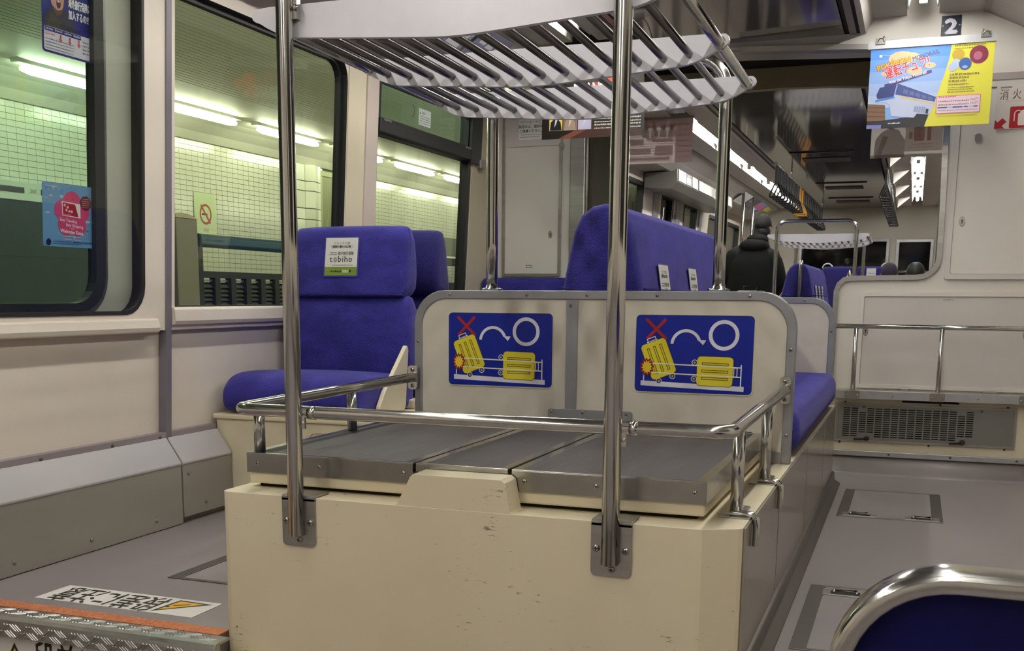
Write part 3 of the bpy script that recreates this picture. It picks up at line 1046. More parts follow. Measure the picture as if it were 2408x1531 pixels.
# ================================================================== CENTRAL LUGGAGE BOX
box = thing('luggage_box', 'large worn cream luggage platform box standing in the middle of the car', 'luggage platform', (-0.83, 2.46, 0.0))
mb = MB()
# one shell: plan outline with rounded left corner and chamfered right corner
plan = [(-1.392, 2.92), (-1.392, 2.020)] + [(-1.374 - .018 * math.cos(math.radians(a)), 2.020 - .020 * math.sin(math.radians(a))) for a in (30, 60, 90)] + [(-0.346, 2.0), (-0.338, 2.001), (-0.276, 2.034), (-0.270, 2.040), (-0.270, 2.92)]
mb.prism(plan, 'z', -0.29, 0.325)
obj('body', mb, CREAM, box, bevel=.007, seg=3)
mb = MB()
sh_p = [(-0.975, 0.322), (-0.965, 0.328), (-0.935, 0.386), (-0.928, 0.393), (-0.738, 0.393), (-0.729, 0.386), (-0.718, 0.328), (-0.708, 0.322)]
rings = []
for y, sz, dx in ((2.0005, 1.0, 0), (2.006, 1.0, 0.0), (2.066, 1.0, .0), (2.068, .9, 0)):
    rings.append([(x, y if z > .33 else y, 0.318 + (z - 0.318) * (sz if y > 2.05 or z < .39 else .985)) for x, z in sh_p])
mb.loft(rings, 0, False)
obj('hump', mb, CREAM, box, bevel=.006, seg=3)
mb = MB(); mb.box(-0.2695, -0.2655, 2.05, 4.62, 0.04, 0.3235)
obj('side_lining', mb, SIDEV, box, bevel=.001)
mb = MB(); mb.prism([(-0.2690, 0.001), (-0.232, 0.001), (-0.232, 0.005), (-0.255, 0.020), (-0.258, 0.052), (-0.2690, 0.055)], 'y', 2.06, 4.64)
obj('kick_strip', mb, mat('dark_steel_strip', '6d6966', .3, .9), box, bevel=.002)
for yy in (2.62, 3.35, 4.05):
    mb = MB(); mb.box(-0.2657, -0.2648, yy, yy + .004, 0.06, 0.318)
    obj('panel_joint', mb, mat('joint_brown', '837b70', .5), box)

def tray(label, x0, x1, low, first):
    t = thing('floor_tray', label, 'tray', ((x0 + x1) / 2, 2.47, 0.33))
    if low:
        mb = MB(); mb.box(x0 + .02, x1 - .02, 2.094, 2.885, 0.3255, 0.335); obj('dark_gap_filler', mb, DARKHOLE, t)  # near-black block painted in for the shade in the gap under the board
        mb = MB(); mb.box(x0 + .003, x1 - .003, 2.0745, 2.888, 0.334, 0.362); obj('board', mb, CREAM2, t, bevel=.004)
        zb = 0.3585
    else:
        mb = MB(); mb.box(x0 + .003, x1 - .003, 2.0745, 2.888, 0.3255, 0.385); obj('board', mb, CREAM2, t, bevel=.004)
        zb = 0.386
    mb = MB()
    mb.box(x0, x1, 2.070, 2.073, zb, 0.4015)
    mb.box(x0, x0 + .003, 2.073, 2.888, zb, 0.4015)
    mb.box(x1 - .003, x1, 2.073, 2.888, zb, 0.4015)
    w = .020
    mb.plate([[(x0, 2.070), (x1, 2.070), (x1, 2.888), (x0, 2.888)], [(x0 + w, 2.070 + .010), (x1 - w, 2.070 + .010), (x1 - w, 2.888 - .012), (x0 + w, 2.888 - .012)]], lambda u, v: (u, v, 0.4035), lambda u, v: (u, v, 0.4005))
    obj('steel_rim', mb, RIM, t, bevel=.0008)
    mb = MB(); mb.box(x0 + w - .001, x1 - w + .001, 2.079, 2.877, zb + .004, 0.4025); obj('rubber_mat', mb, MATR, t)
    if low:
        screws(t, [(xx, 2.070, .380) for xx in (x0 + .028, (x0 + x1) / 2 - .02, x1 - .022)], (0, -1, 0), .005)
    return t
tray('left steel-rimmed tray with grey rubber mat on the luggage box', -1.369, -0.961, True, 1)
tray('narrow middle steel-rimmed tray with grey rubber mat on the luggage box', -0.954, -0.748, False, 0)
tray('right steel-rimmed tray with grey rubber mat on the luggage box', -0.740, -0.345, True, 0)

# low guard rail
rail = thing('guard_rail', 'low chrome tube guard rail running round the luggage trays', 'rail', (-0.82, 2.44, 0.40))
rr = 0.0135
pts = [(-1.337, 2.878, .517), (-1.341, 2.40, .513)] + [(-1.346 + .035 - .035 * math.cos(math.radians(a)), 2.000 + .035 - .035 * math.sin(math.radians(a)), .508) for a in range(0, 91, 15)]
pts += [(-0.83, 2.000, .507)] + [(-0.295 - .035 + .035 * math.sin(math.radians(a)), 2.000 + .035 - .035 * math.cos(math.radians(a)), .508) for a in range(0, 91, 15)]
pts += [(-0.294, 2.40, .512), (-0.2935, 2.878, .517)]
mb = MB(); mb.tube(pts, rr, 16); obj('rail_tube', mb, CHROME, rail)
for xx, yy, zb in ((-1.345, 2.088, .404), (-1.342, 2.52, .404), (-0.299, 2.150, .329), (-0.2965, 2.570, .329)):
    mb = MB(); mb.tube([(xx, yy, zb), (xx, yy, .507)], .0126, 14); obj('post', mb, CHROME, rail)
for yy in (2.150, 2.570):
    xx = -0.299
    mb = MB()
    mb.plate([[(xx - .03, yy - .022), (xx + .030, yy - .022), (xx + .030, yy + .006), (xx - .03, yy + .006)]], lambda u, v: (u, v, .3285), lambda u, v: (u, v, .3255))
    mb.tube([(xx - .012, yy - .008, .3325), (xx + .020, yy - .008, .3335), (xx + .032, yy - .008, .3320), (xx + .040, yy - .008, .3230), (xx + .0415, yy - .008, .310), (xx + .0415, yy - .008, .285), (xx + .0395, yy - .008, .270)], [.006, .0072, .0075, .0075, .0072, .007, .0055], 12)
    obj('edge_clip', mb, CHROME, rail, bevel=.001)
    mb = MB()
    mb.plate([rrect(xx - .012, xx + .016, yy + .035, yy + .105, .012), circ(xx + .003, yy + .088, .006, 12)], lambda u, v: (u, v, .3290), lambda u, v: (u, v, .3256))
    obj('foot_plate', mb, CHROME, rail, bevel=.001)
for xx in (-1.334, -0.291):
    mb = MB(); mb.plate([rrect(xx - .014, xx + .014, .483, .552, .008)], px(2.875), px(2.889)); b = obj('end_bracket', mb, CHROME, rail, bevel=.003, seg=3)
    screws(b, [(xx, 2.875, zz) for zz in (.494, .540)], (0, -1, 0), .006)

# ------------------------------------------------------------------ luggage rack with its four poles
CX = -0.842
def vedge(x, zc, ze):
    d = abs(x - CX) / 0.423
    z = zc + (ze - zc) * (d ** 1.15 if d < 1 else 1)
    return z
def vbase(x, zc):
    # lower edge: shallow V with a soft keel, turned up at the tips
    d = abs(x - CX)
    s = math.sqrt(d * d + .0022) - math.sqrt(.0022)
    return zc + 0.072 * s + max(0, d - .33) ** 2 * 3.2
def rack(label, grp, Y0, zdrop, base_front, base_rear, detail=True, flip=1):
    """three cross plates, fourteen rods, two side tubes and two bent pole frames"""
    t = thing('luggage_rack', label, 'luggage rack', (CX, Y0 + .45, 0.4))
    ys = (Y0, Y0 + .47, Y0 + .90)
    zcs = (1.232, 1.232 - zdrop, 1.232 - zdrop * 1.9)
    for yy, zc in zip(ys, zcs):
        xs = [CX - .423 + .846 * k / 48 for k in range(49)]
        low = [(x, vbase(x, zc)) for x in xs]
        zt = zc + .083
        tip = lambda cx, s: [(cx + s * .016 * math.sin(math.radians(a)), low[0][1] + (zt - low[0][1]) * (.5 - .5 * math.cos(math.radians(a)))) for a in (30, 60, 90, 120, 150)]
        loop = low + tip(CX + .423, 1) + [(CX + .40, zt)] + [(CX - .40, zt)] + tip(CX - .423, -1)[::-1]
        mb = MB(); mb.plate([loop], px(yy - .007), px(yy + .007)); obj('cross_plate', mb, RACKW, t, bevel=.0025)
    for k in range(14):
        x = CX - .365 + k * .0553
        mb = MB()
        mb.tube([(x, ys[i], vbase(x, zcs[i]) + .021) for i in range(3)], .0085, 12)
        obj('rod', mb, RODM, t)
    for s in (-1, 1):
        x = CX + s * .416
        mb = MB()
        p = [(x, ys[i], vbase(x, zcs[i]) + .014) for i in range(3)]
        p = [(x, ys[0] - .004, p[0][2])] + p[1:] + [(x, ys[2] + .018, p[2][2])]
        mb.tube(p, .0125, 14)
        mb.lathe((x, ys[1] - .010, p[1][2]), (0, 1, 0), [(0, .0145), (.020, .0145)], 16)
        mb.lathe((x, ys[2] - .010, p[2][2]), (0, 1, 0), [(0, .0145), (.028, .0145)], 16)
        obj('side_tube', mb, CHROME, t)
    for yy, xa, xb, zb, nm in ((Y0 - .0255, -1.195, -0.510, base_front, 'front'), (Y0 + .922, -1.113, -0.480, base_rear, 'rear')):
        r, c = .017 if nm == 'front' else .0162, .085
        zt = 1.425 if nm == 'front' else 1.352
        path = [(xa, yy, zb), (xa, yy, .9), (xa, yy, zt - c)]
        path += [(xa + c - c * math.cos(math.radians(a)), yy, zt - c + c * math.sin(math.radians(a))) for a in range(15, 91, 15)]
        path += [(xb - c + c * math.sin(math.radians(a)), yy, zt - c + c * math.cos(math.radians(a))) for a in range(0, 91, 15)]
        path += [(xb, yy, .9), (xb, yy, zb)]
        mb = MB(); mb.tube(path, r, 20); f = obj('pole_frame', mb, CHROME, t)
        if not detail:
            continue
        for xx in (xa, xb):
            # plate fixed to the pole with a bolt
            s = 1 if xx == xa else -1
            mb = MB(); mb.lathe((xx + s * .024, yy + .006, 1.305), (0, -1, 0), [(0, .006), (.006, .006), (.008, .003)], 12)
            mb.box(xx + s * .014 - .012, xx + s * .014 + .012, yy + .004, yy + .019, 1.285, 1.325)
            obj('rack_clamp', mb, SCREW, t)
            if nm == 'front':
                mb = MB()
                loop = rrect(xx - .040, xx + .040, .2195, .3235, (.010, .010, .0, .0))
                mb.plate([loop], px(1.9955), px(1.9995))
                mb.prism([(1.9955, .318), (1.9955, .3268), (2.0, .3300), (2.058, .3300), (2.058, .3262), (2.0012, .3262), (1.9995, .318)], 'x', xx - .040, xx + .040)
                bp = obj('mounting_plate', mb, STEEL, t, bevel=.001)
                screws(bp, [(xx + du, 1.9955, dv) for du, dv in ((-.029, .274), (.029, .272), (0.002, .234))], (0, -1, 0), .0072)
            else:
                mb = MB(); mb.lathe((xx, yy, .7665), (0, 0, 1), [(0, .030), (.004, .030), (.006, .018), (.012, .0175)], 18)
                for a in (40, 140, 220, 320):
                    mb.screw((xx + .024 * math.cos(math.radians(a)), yy + .024 * math.sin(math.radians(a)) * .8, .7705), (0, 0, 1), .004)
                obj('flange', mb, CHROME, t)
    if detail:
        for xx in (-1.195, -.510):
            mb = MB()
            mb.box(xx + .008, xx + .030, 1.988, 1.996, .497, .516)
            mb.tube([(xx + .030, 1.999, .507), (xx + .046, 1.999, .507)], .0140, 14)
            mb.screw((xx + .021, 1.988, .486), (0, -1, 0), .005)
            mb.box(xx + .010, xx + .026, 1.986, 1.992, .474, .50)
            obj('rail_clamp', mb, CHROME, t)
    return t
rack('overhead luggage rack of chrome rods on four poles above the luggage trays', None, 2.012, .0105, .2455, .772)

# ------------------------------------------------------------------ partition behind the trays
def partition(label, Y, xl, xr, zt, zl, zr, divider):
    t = thing('partition', label, 'partition', ((xl + xr) / 2, Y + .012, zl))
    step = -0.372
    def loop(i):
        l = rrect(xl + i, xr - i, .30, zt - i, (0, 0, .092 - i, .092 - i), 8)
        out = []
        for p in l:
            out.append((p[0], max(p[1], zl) if p[0] < step else max(p[1], zr)))
        # put in the step at the bottom edge
        k = [j for j, p in enumerate(out) if p[0] < step and p[1] == zl]
        return out[:k[-1] + 1] + [(step, zl), (step, zr)] + out[k[-1] + 1:]
    mb = MB(); mb.plate([loop(.004)], px(Y + .004), px(Y + .022)); obj('panel', mb, PARTN, t)
    # aluminium edging wraps three sides
    w = .024
    o_ = rrect(xl, xr, .30, zt, (0, 0, .095, .095), 8)
    i_ = rrect(xl + w, xr - w, .30, zt - w, (0, 0, .075, .075), 8)
    def clampz(l):
        return [(p[0], max(p[1], zl if p[0] < (xl + xr) / 2 else zr)) for p in l]
    o_, i_ = clampz(o_), clampz(i_)
    path_o = [o_[1]] + o_[2:] + [o_[0]]
    path_i = [i_[1]] + i_[2:] + [i_[0]]
    rings = [[(a[0], Y, a[1]), (b[0], Y, b[1]), (b[0], Y + .026, b[1]), (a[0], Y + .026, a[1])] for a, b in zip(path_o, path_i)]
    mb = MB(); mb.loft(rings, 0, False); e = obj('edge_trim', mb, ALUG, t, bevel=.0025)
    for u, v in ((xl + .012, .62), (xr - .012, .62), (xl + .11, zt - .012), (xr - .12, zt - .012), (xl + .34, zt - .012), (xr - .36, zt - .012), (xr - .012, .40), ((xl + xr) / 2 - .02, zt - .012), (xr - .45, zt - .012)):
        screws(e, [(u, Y, v)], (0, -1, 0), .0045)
    if divider:
        mb = MB(); mb.plate([R4(-0.881, -0.848, zl + .002, zt - w + .002)], px(Y + .0015), px(Y + .006)); d = obj('divider_strip', mb, ALUG, t, bevel=.001)
        for v in (zl + .022, zt - .040):
            screws(d, [(-0.868, Y + .0015, v)], (0, -1, 0), .0045)
        mb = MB()
        mb.plate([rrect(-0.928, -0.690, zl + .0005, .444, (0, 0, .008, .008))], px(Y - .003), px(Y + .004))
        mb.box(-0.928, -0.690, Y - .020, Y - .003, zl - .0015, zl + .0025)
        d = obj('foot_angle', mb, ALUG, t, bevel=.001)
        for u in (-.918, -.828, -.706):
            screws(d, [(u, Y - .003, .436)], (0, -1, 0), .004)
        mb = MB(); mb.box(step + .004, xr - .026, Y + .0005, Y + .006, zr, zr + .030); obj('corner_angle', mb, ALUG, t, bevel=.001)
    return t
partition('cream partition with grey aluminium edging behind the luggage trays', 2.892, -1.335, -0.272, .7655, .4045, .326, True)
partition('second pale partition further back at the far end of the centre bench', 4.56, -1.335, -0.284, .752, .33, .33, False)

# pictogram signs on the partition
def pictogram(x0, which):
    W, H = .309, .203
    a = Art((x0, 2.8945, .5005), (1, 0, 0), (0, 0, 1), .0008)
    X = lambda u: (u - 118) / 1790.0 * W          # drawing units: width 1790, height 1290, v measured downwards
    Z = lambda v: (1395 - v) / 1300.0 * H
    k = W / 1790.0
    a.base(rrect(-.0025, W + .0025, -.0025, H + .0025, .014, 6), 'd9d6a6')
    a.poly(rrect(0, W, 0, H, .012, 6), '021a86', 1)
    red, white, yel, dk = '9c1f22', 'e9e6f2', 'e6d53a', '3a3416'
    a.line((X(275), Z(165)), (X(590), Z(500)), 46 * k, red, 2)
    a.line((X(580), Z(165)), (X(290), Z(500)), 46 * k, red, 2)
    a.ring(X(1463), Z(418), 228 * k, 56 * k, white, 2, 48)
    a.ring(X(895), Z(590), 238 * k, 46 * k, white, 2, 28, 176, 20)
    a.poly([(X(1080), Z(505)), (X(1200), Z(508)), (X(1155), Z(585))], white, 2)
    a.poly([(X(1075), Z(500)), (X(1140), Z(520)), (X(1155), Z(590))], white, 2)
    # platform
    a.poly([(X(212), Z(1292)), (X(1788), Z(1345)), (X(1788), Z(1262)), (X(212), Z(1208))], white, 2)
    # lying suitcase
    def case(cx, cy, w, h, rot, n, lay):
        ca, sa = math.cos(math.radians(rot)), math.sin(math.radians(rot))
        T = lambda p: (X(cx) + (p[0] * ca - p[1] * sa) * k, Z(cy) + (p[0] * sa + p[1] * ca) * k)
        a.poly([T(p) for p in rrect(-w / 2 - 8, w / 2 + 8, -h / 2 - 8, h / 2 + 8, 62)], dk, lay)
        for s in (-1, 1):
            a.poly([T(p) for p in circ(s * w * .28, -h / 2 - 40, 46, 16)], white, lay)
            a.poly([T(p) for p in circ(s * w * .28, -h / 2 - 40, 36, 16)], '2a3358', lay + 1)
            a.poly([T(p) for p in circ(s * w * .28, -h / 2 - 42, 16, 12)], 'b9b07a', lay + 2)
        for (u0, u1, v0, v1) in ((-70, -58, h / 2, h / 2 + 66), (58, 70, h / 2, h / 2 + 66), (-70, 70, h / 2 + 56, h / 2 + 68), (-84, 84, h / 2 + 8, h / 2 + 20)):
            a.poly([T(p) for p in [(u0, v0), (u1, v0), (u1, v1), (u0, v1)]], white, lay + 1)
        a.poly([T(p) for p in rrect(-w / 2, w / 2, -h / 2, h / 2, 56)], yel, lay + 3)
        for i in (-1, 0, 1):
            a.poly([T(p) for p in rrect(i * w * .25 - 20, i * w * .25 + 20, -h * .37, h * .37, 4)], dk, lay + 4)
            a.poly([T(p) for p in rrect(i * w * .25 - 11, i * w * .25 + 11, -h * .37 + 9, h * .37 - 9, 2)], 'dccb34', lay + 5)
    case(482, 835, 400, 560, 21.5, 3, 2)
    case(1348, 1022, 440, 540, -91, 3, 2)
    a.line((X(258), Z(860)), (X(258), Z(1215)), 18 * k, white, 8)
    a.line((X(1740), Z(900)), (X(1740), Z(1262)), 18 * k, white, 8)
    a.line((X(258), Z(905)), (X(1740), Z(950)), 18 * k, 'f1eed2', 9)
    a.line((X(258), Z(1063)), (X(1740), Z(1106)), 18 * k, 'f1eed2', 9)
    def star(r0, r1, c, lay):
        pts = []
        for i in range(24):
            r = r0 if i % 2 else r1
            an = 2 * math.pi * i / 24 + .1
            pts.append((X(305) + r * k * math.cos(an), Z(975) + r * k * 1.25 * math.sin(an)))
        a.poly(pts, c, lay)
    star(88, 118, '8e1a1c', 10)
    star(58, 88, 'f0d23c', 11)
    return tag(a.done('pictogram_sign', None, .35), which, 'sign', 'suitcase signs on the partition')
pictogram(-1.228, 'blue suitcase pictogram sign on the partition, left of the divider strip')
pictogram(-0.686, 'blue suitcase pictogram sign on the partition, right of the divider strip')

# ================================================================== SEATS
def backrest_bench(label, Y0, Y1, base, grab=False, cards=True):
    """back-to-back bench along the middle: two cushions, one roof-shaped backrest"""
    t = thing('bench_seat', label, 'seat', (-.81, (Y0 + Y1) / 2, 0))
    if base:
        mb = MB(); mb.box(-1.33, -0.2705, Y0 - .06, Y1 + .05, 0.0, 0.328); obj('pedestal', mb, CREAM2, t, bevel=.004)
    for x0, x1 in ((-1.335, -.98), (-.66, -.262)):
        mb = MB(); mb.pillow(x0, x1, Y0 - .01, Y1 - .02, .333, .462, .05, 5); obj('seat_cushion', mb, BLUE, t)
    prof = [(-1.00, .40), (-.972, .55), (-.935, .77), (-.900, .935), (-.880, .975), (-.850, .997), (-.812, 1.004), (-.775, .996), (-.748, .973), (-.732, .935), (-.700, .77), (-.668, .55), (-.64, .40)]
    rings = []
    for y, s, dz in ((Y0, .86, -.018), (Y0 + .012, .95, -.006), (Y0 + .035, 1.0, 0), ((Y0 + Y1) / 2, 1.0, 0), (Y1 - .06, 1.0, 0), (Y1 - .02, .93, -.008), (Y1, .84, -.022)):
        rings.append([(-.815 + (x + .815) * s, y, .40 + (z - .40) * (1 + dz / .6)) for x, z in prof])
    mb = MB(); mb.loft(rings); obj('backrest', mb, BLUE, t)
    # dust flap seams round the headrest
    for s in (-1, 1):
        mb = MB()
        f = lambda x: -.817 + s * (x + .817)
        mb.tube([(f(-.6985), Y0 + .03, .770), (f(-.6985), Y1 - .06, .770)], .004, 6)
        obj('seam_piping', mb, BLUED, t)
    mb = MB(); mb.tube([(-.930, Y0 - .0005, .775), (-.86, Y0 - .002, .758), (-.78, Y0 - .002, .752), (-.705, Y0 - .0005, .768)], .0035, 6)
    obj('seam_piping', mb, BLUED, t)
    if grab:
        mb = MB(); mb.tube([(-.80, Y0 - .012, .72), (-.80, Y0 - .014, .98)] + [(-.80, Y0 - .014 + .05 - .05 * math.cos(math.radians(a)), .98 + .035 * math.sin(math.radians(a))) for a in (30, 60, 90, 130)], .013, 10)
        obj('grab_handle', mb, STEEL, t)
    return t
backrest_bench('long back-to-back centre bench in blue moquette behind the cream partition', 3.0, 4.54, True)

def seat_card(x, y0, z0, tilt, label, group, facing='x'):
    W, H = .134, .139
    if facing == 'x':
        a = Art((x, y0, z0), (0, 1, 0), (-tilt, 0, 1), .0012)
    else:
        a = Art((x, y0, z0), (1, 0, 0), (0, tilt, 1), .0012)
    a.base(rrect(-.005, W + .006, -.005, H + .004, .004), '4a4690')
    a.rect(0, W, 0, H, 'e6e4e0', 1)
    a.rect(0, W, 0, .031, '7d9443', 2)
    a.text('パライスの旅', W * .5, .114, .0085, '33312d', 3, align='c')
    a.text('保険料が最大33%お得!', W * .5, .1015, .0085, '33312d', 3, w=.078, align='c', bold=.0003)
    a.line((.020, .112), (.028, .098), .0012, '8d8a84', 3)
    a.line((.116, .112), (.108, .098), .0012, '8d8a84', 3)
    a.fine(.018, .048, .082, .0042, '77756f', 3, 2)
    a.fine(.014, .048, .075, .0042, '77756f', 3, 3)
    a.text('海外旅行保険', .052, .0755, .0105, '4f4d48', 3, w=.066, bold=.0002)
    a.text('t', .019, .050, .023, '55534f', 3, w=.011, bold=.0004)
    a.ring(.0425, .0575, .0078, .0060, '9aa08a', 3, 20, ry=1.25)
    for i, (ch, ww) in enumerate((('b', .013), ('i', .003), ('h', .0125), ('o', .014))):
        a.text(ch, (.054, .0725, .0815, .0985)[i], .050, .023, '55534f', 3, w=ww, bold=.0004)
    a.fine(.030, .120, .036, .0035, 'a2a08e', 3, 4)
    a.fine(.026, .070, .012, .006, '39480f', 3, 5)
    a.rect(.074, .101, .010, .020, 'dfe6c4', 3)
    a.text('海外保険', .0875, .0125, .005, '6b7a3a', 4, align='c')
    a.rect(.103, .110, .011, .020, '1f3a0c', 3)
    return tag(a.done('advert_card', None, .25), label, 'card', group)
seat_card(-.6870, 3.235, .706, .150, 'white advert card in a sleeve on the centre bench back, nearer of the two there', 'advert cards on the centre bench')
seat_card(-.6870, 3.70, .706, .150, 'white advert card in a sleeve on the centre bench back, farther of the two there', 'advert cards on the centre bench')

# window seats on the left: two seats back to back on one pedestal
ped = thing('seat_pedestal', 'cream pedestal with overhanging lid carrying the window seats at left', 'pedestal', (-1.96, 3.9, 0))
mb = MB(); mb.box(-2.275, -1.645, 3.256, 4.75, 0.0, 0.318); obj('body', mb, CREAM2, ped, bevel=.006)
mb = MB(); mb.box(-2.282, -1.632, 3.246, 4.76, 0.319, 0.337); obj('lid', mb, CREAM2, ped, bevel=.005)
mb = MB(); mb.plate([rrect(-1.90, -1.672, 0.04, 0.285, .025), rrect(-1.897, -1.675, 0.043, 0.282, .022)], px(3.2535), px(3.257)); obj('hatch_line', mb, mat('seam_tan', '9a8c68', .6), ped)
mb = MB(); mb.box(-1.74, -1.66, 3.66, 3.74, .338, .372); obj('hinge_cover', mb, CREAM2, ped, bevel=.006)
def window_seat(label, s, Yf):
    """s=+1 looks towards the viewer"""
    t = thing('window_seat', label, 'seat', (-1.97, Yf, .337))
    Y = lambda d: Yf + s * d
    def pil(x0, x1, d0, d1, z0, z1, r, nm, m, n=5):
        ya, yb = sorted((Y(d0), Y(d1)))
        mb = MB(); mb.pillow(x0, x1, ya, yb, z0, z1, r, n)
        return obj(nm, mb, m, t)
    # cushion: profile with a rolled front edge
    prof = [(0.0, .339), (-.022, .365), (-.026, .405), (-.012, .450), (.03, .480), (.10, .490), (.25, .482), (.46, .474), (.46, .338), (.24, .336)]
    rings = []
    for x, e in ((-2.262, .05), (-2.250, .022), (-2.225, .004), (-1.97, 0.0), (-1.745, .004), (-1.722, .022), (-1.710, .05)):
        rings.append([(x, Y(d * (1 - e * 2) + e), z - (e * .8 if z > .44 else 0)) for d, z in prof])
    mb = MB(); mb.loft(rings); obj('seat_cushion', mb, BLUE, t, subsurf=2)
    # backrest with softened edges, leaning back
    prof = [(.402, .40), (.402, .46), (.393, .60), (.405, .70), (.428, .745), (.44, .754), (.56, .754), (.60, .40)]
    rings = []
    for x, e in ((-2.240, .02), (-2.225, .004), (-1.97, -.004), (-1.735, .004), (-1.718, .02)):
        rings.append([(x if z < .7 else x + (.012 if x > -1.97 else -.0) * -1, Y(d + (e if d < .5 else -e)), z) for d, z in prof])
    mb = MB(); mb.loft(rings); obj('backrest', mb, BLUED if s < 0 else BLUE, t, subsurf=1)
    prof = [(.440, .744), (.408, .745), (.404, .752), (.408, .775), (.418, .85), (.440, .955), (.452, .985), (.472, 1.001), (.500, 1.006), (.525, 1.000), (.545, .98), (.565, .90), (.575, .748)]
    rings = []
    for x, e, q in ((-2.226, .03, .02), (-2.214, .010, .006), (-2.19, 0, 0), (-1.97, -.006, -.003), (-1.775, 0, 0), (-1.752, .010, .006), (-1.740, .03, .02)):
        rings.append([(x, Y(d + (e if d < .48 else -e)), z - (q if z > .94 else 0)) for d, z in prof])
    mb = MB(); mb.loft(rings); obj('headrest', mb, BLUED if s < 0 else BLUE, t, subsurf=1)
    mb = MB(); mb.tube([(-2.222, Y(.412), .752), (-1.97, Y(.405), .750), (-1.742, Y(.412), .752)], .0035, 6); obj('seam_piping', mb, BLUED, t)
    return t
window_seat('blue moquette window seat facing the viewer, an advert card on its headrest', 1, 3.262)
window_seat('dark blue window seat turned away, its back against the seat with the card', -1, 4.545)
mb = MB()
prof = [(3.372, .3435), (3.378, .372), (3.418, .42), (3.585, .563), (3.598, .573), (3.610, .566), (3.612, .553), (3.588, .36), (3.578, .3435)]
mb.plate([prof], lambda y, z: (-1.690, y, z), lambda y, z: (-1.706, y, z))
tag(obj('side_shield', mb, CREAM2, bevel=.003), 'cream pointed side shield at the aisle side of the window seat', 'shield')
seat_card(-2.062, 3.6710, .822, .155, 'white advert card with green foot on the headrest of the window seat', None, 'y')

# bench against the left bulkhead
t = thing('wall_seat', 'blue seat back low against the white left bulkhead', 'seat', (-1.96, 5.6, 0))
mb = MB(); mb.box(-2.26, -1.68, 5.18, 5.84, 0.0, .33); obj('pedestal', mb, CREAM2, t, bevel=.004)
mb = MB(); mb.pillow(-2.24, -1.70, 5.17, 5.70, .335, .46, .05, 4); obj('seat_cushion', mb, BLUE, t)
mb = MB(); mb.pillow(-2.23, -1.675, 5.695, 5.835, .40, .848, .03, 4); obj('backrest', mb, BLUE, t)

# seat in the foreground at lower right: navy back in a bent stainless frame
t = thing('front_seat', 'navy seat back in a bright stainless frame at the lower right corner', 'seat', (0.2, 1.2, 0.0))
def hoop(i, z0):
    return [(-0.050 + i, z0)] + [(0.052 + i * .0 - (.102 - i) * math.cos(math.radians(a)) + 0.0, 0.480 - .102 + (.102 - i) * math.sin(math.radians(a))) for a in range(0, 91, 10)]
path = [(-0.050, 1.2, .02), (-0.050, 1.2, .30)] + [(0.062 - .112 * math.cos(math.radians(a)), 1.2, .352 + .112 * math.sin(math.radians(a))) for a in range(0, 91, 9)] + [(.30, 1.2, .464), (.46, 1.2, .462)]
path += [(.46 + .112 * math.sin(math.radians(a)), 1.2, .350 + .112 * math.cos(math.radians(a))) for a in range(9, 91, 9)] + [(.572, 1.2, .02)]
rings = []
for i, p in enumerate(path):
    a = Vector(path[max(i - 1, 0)]); b = Vector(path[min(i + 1, len(path) - 1)])
    d = (b - a).normalized()
    nrm = Vector((-d.z, 0, d.x))
    c = Vector(p)
    sec = rrect(-.0125, .0125, -.030, .030, .010, 4)
    rings.append([c + nrm * u + Vector((0, v, 0)) for u, v in sec])
mb = MB(); mb.loft(rings); obj('stainless_frame', mb, CHROME, t)
mb = MB()
outl = [(p[0] + (.010 if p[0] < .2 else -.010), min(p[2], .453)) for p in path]
mb.plate([outl[::-1]], px(1.190), px(1.216)); obj('back_panel', mb, NAVY, t, bevel=.004)
mb = MB(); mb.pillow(-.035, .56, 1.212, 1.62, .18, .28, .04, 4); obj('seat_cushion', mb, BLUED, t)
mb = MB(); mb.box(-.02, .54, 1.22, 1.60, 0.0, .182); obj('base', mb, CREAM2, t)

# ================================================================== FLOOR FITTINGS
def hatch(label, x0, x1, y0, y1, latches):
    t = thing('floor_hatch', label, 'hatch', ((x0 + x1) / 2, (y0 + y1) / 2, 0))
    mb = MB(); mb.plate([R4(x0, x1, y0, y1), R4(x0 + .036, x1 - .036, y0 + .014, y1 - .014)], lambda u, v: (u, v, .0025), lambda u, v: (u, v, .0002)); obj('steel_frame', mb, mat('hatch_steel', '7f7b78', .32, .95), t, bevel=.0006)
    mb = MB(); mb.box(x0 + .038, x1 - .038, y0 + .016, y1 - .016, .0003, .0016); obj('lid', mb, HATCHM, t)
    for (lx, ly, s) in latches:
        mb = MB(); mb.plate([R4(lx - .056, lx + .056, ly - .030, ly + .030), rrect(lx - .036, lx + .036, ly - .020, ly + .020, .004)], lambda u, v: (u, v, .0042), lambda u, v: (u, v, .0008)); q = obj('latch', mb, STEEL, t, bevel=.0006)
        mb = MB(); mb.box(lx - .036, lx + .036, ly - .020, ly + .020, .0018, .0022); obj('latch_well', mb, DARKHOLE, q)
        mb = MB(); mb.tube([(lx - .028, ly - .014, .0055), (lx - .028, ly + .010, .0085), (lx + .028, ly + .010, .0085), (lx + .028, ly - .014, .0055)], .0034, 8); obj('lift_ring', mb, CHROME, q)
    return t
hatch('floor hatch with two latches on the right, in front of the grille', -.205, .142, 3.945, 4.522, ((-.130, 3.985, 1), (.075, 3.985, 1)))
hatch('floor hatch with a single latch on the right, beside the luggage box', -.205, .160, 2.364, 2.938, ((-.115, 2.875, 1),))
hatch('floor hatch half hidden behind the left side of the luggage box', -1.819, -1.46, 2.358, 2.93, ())

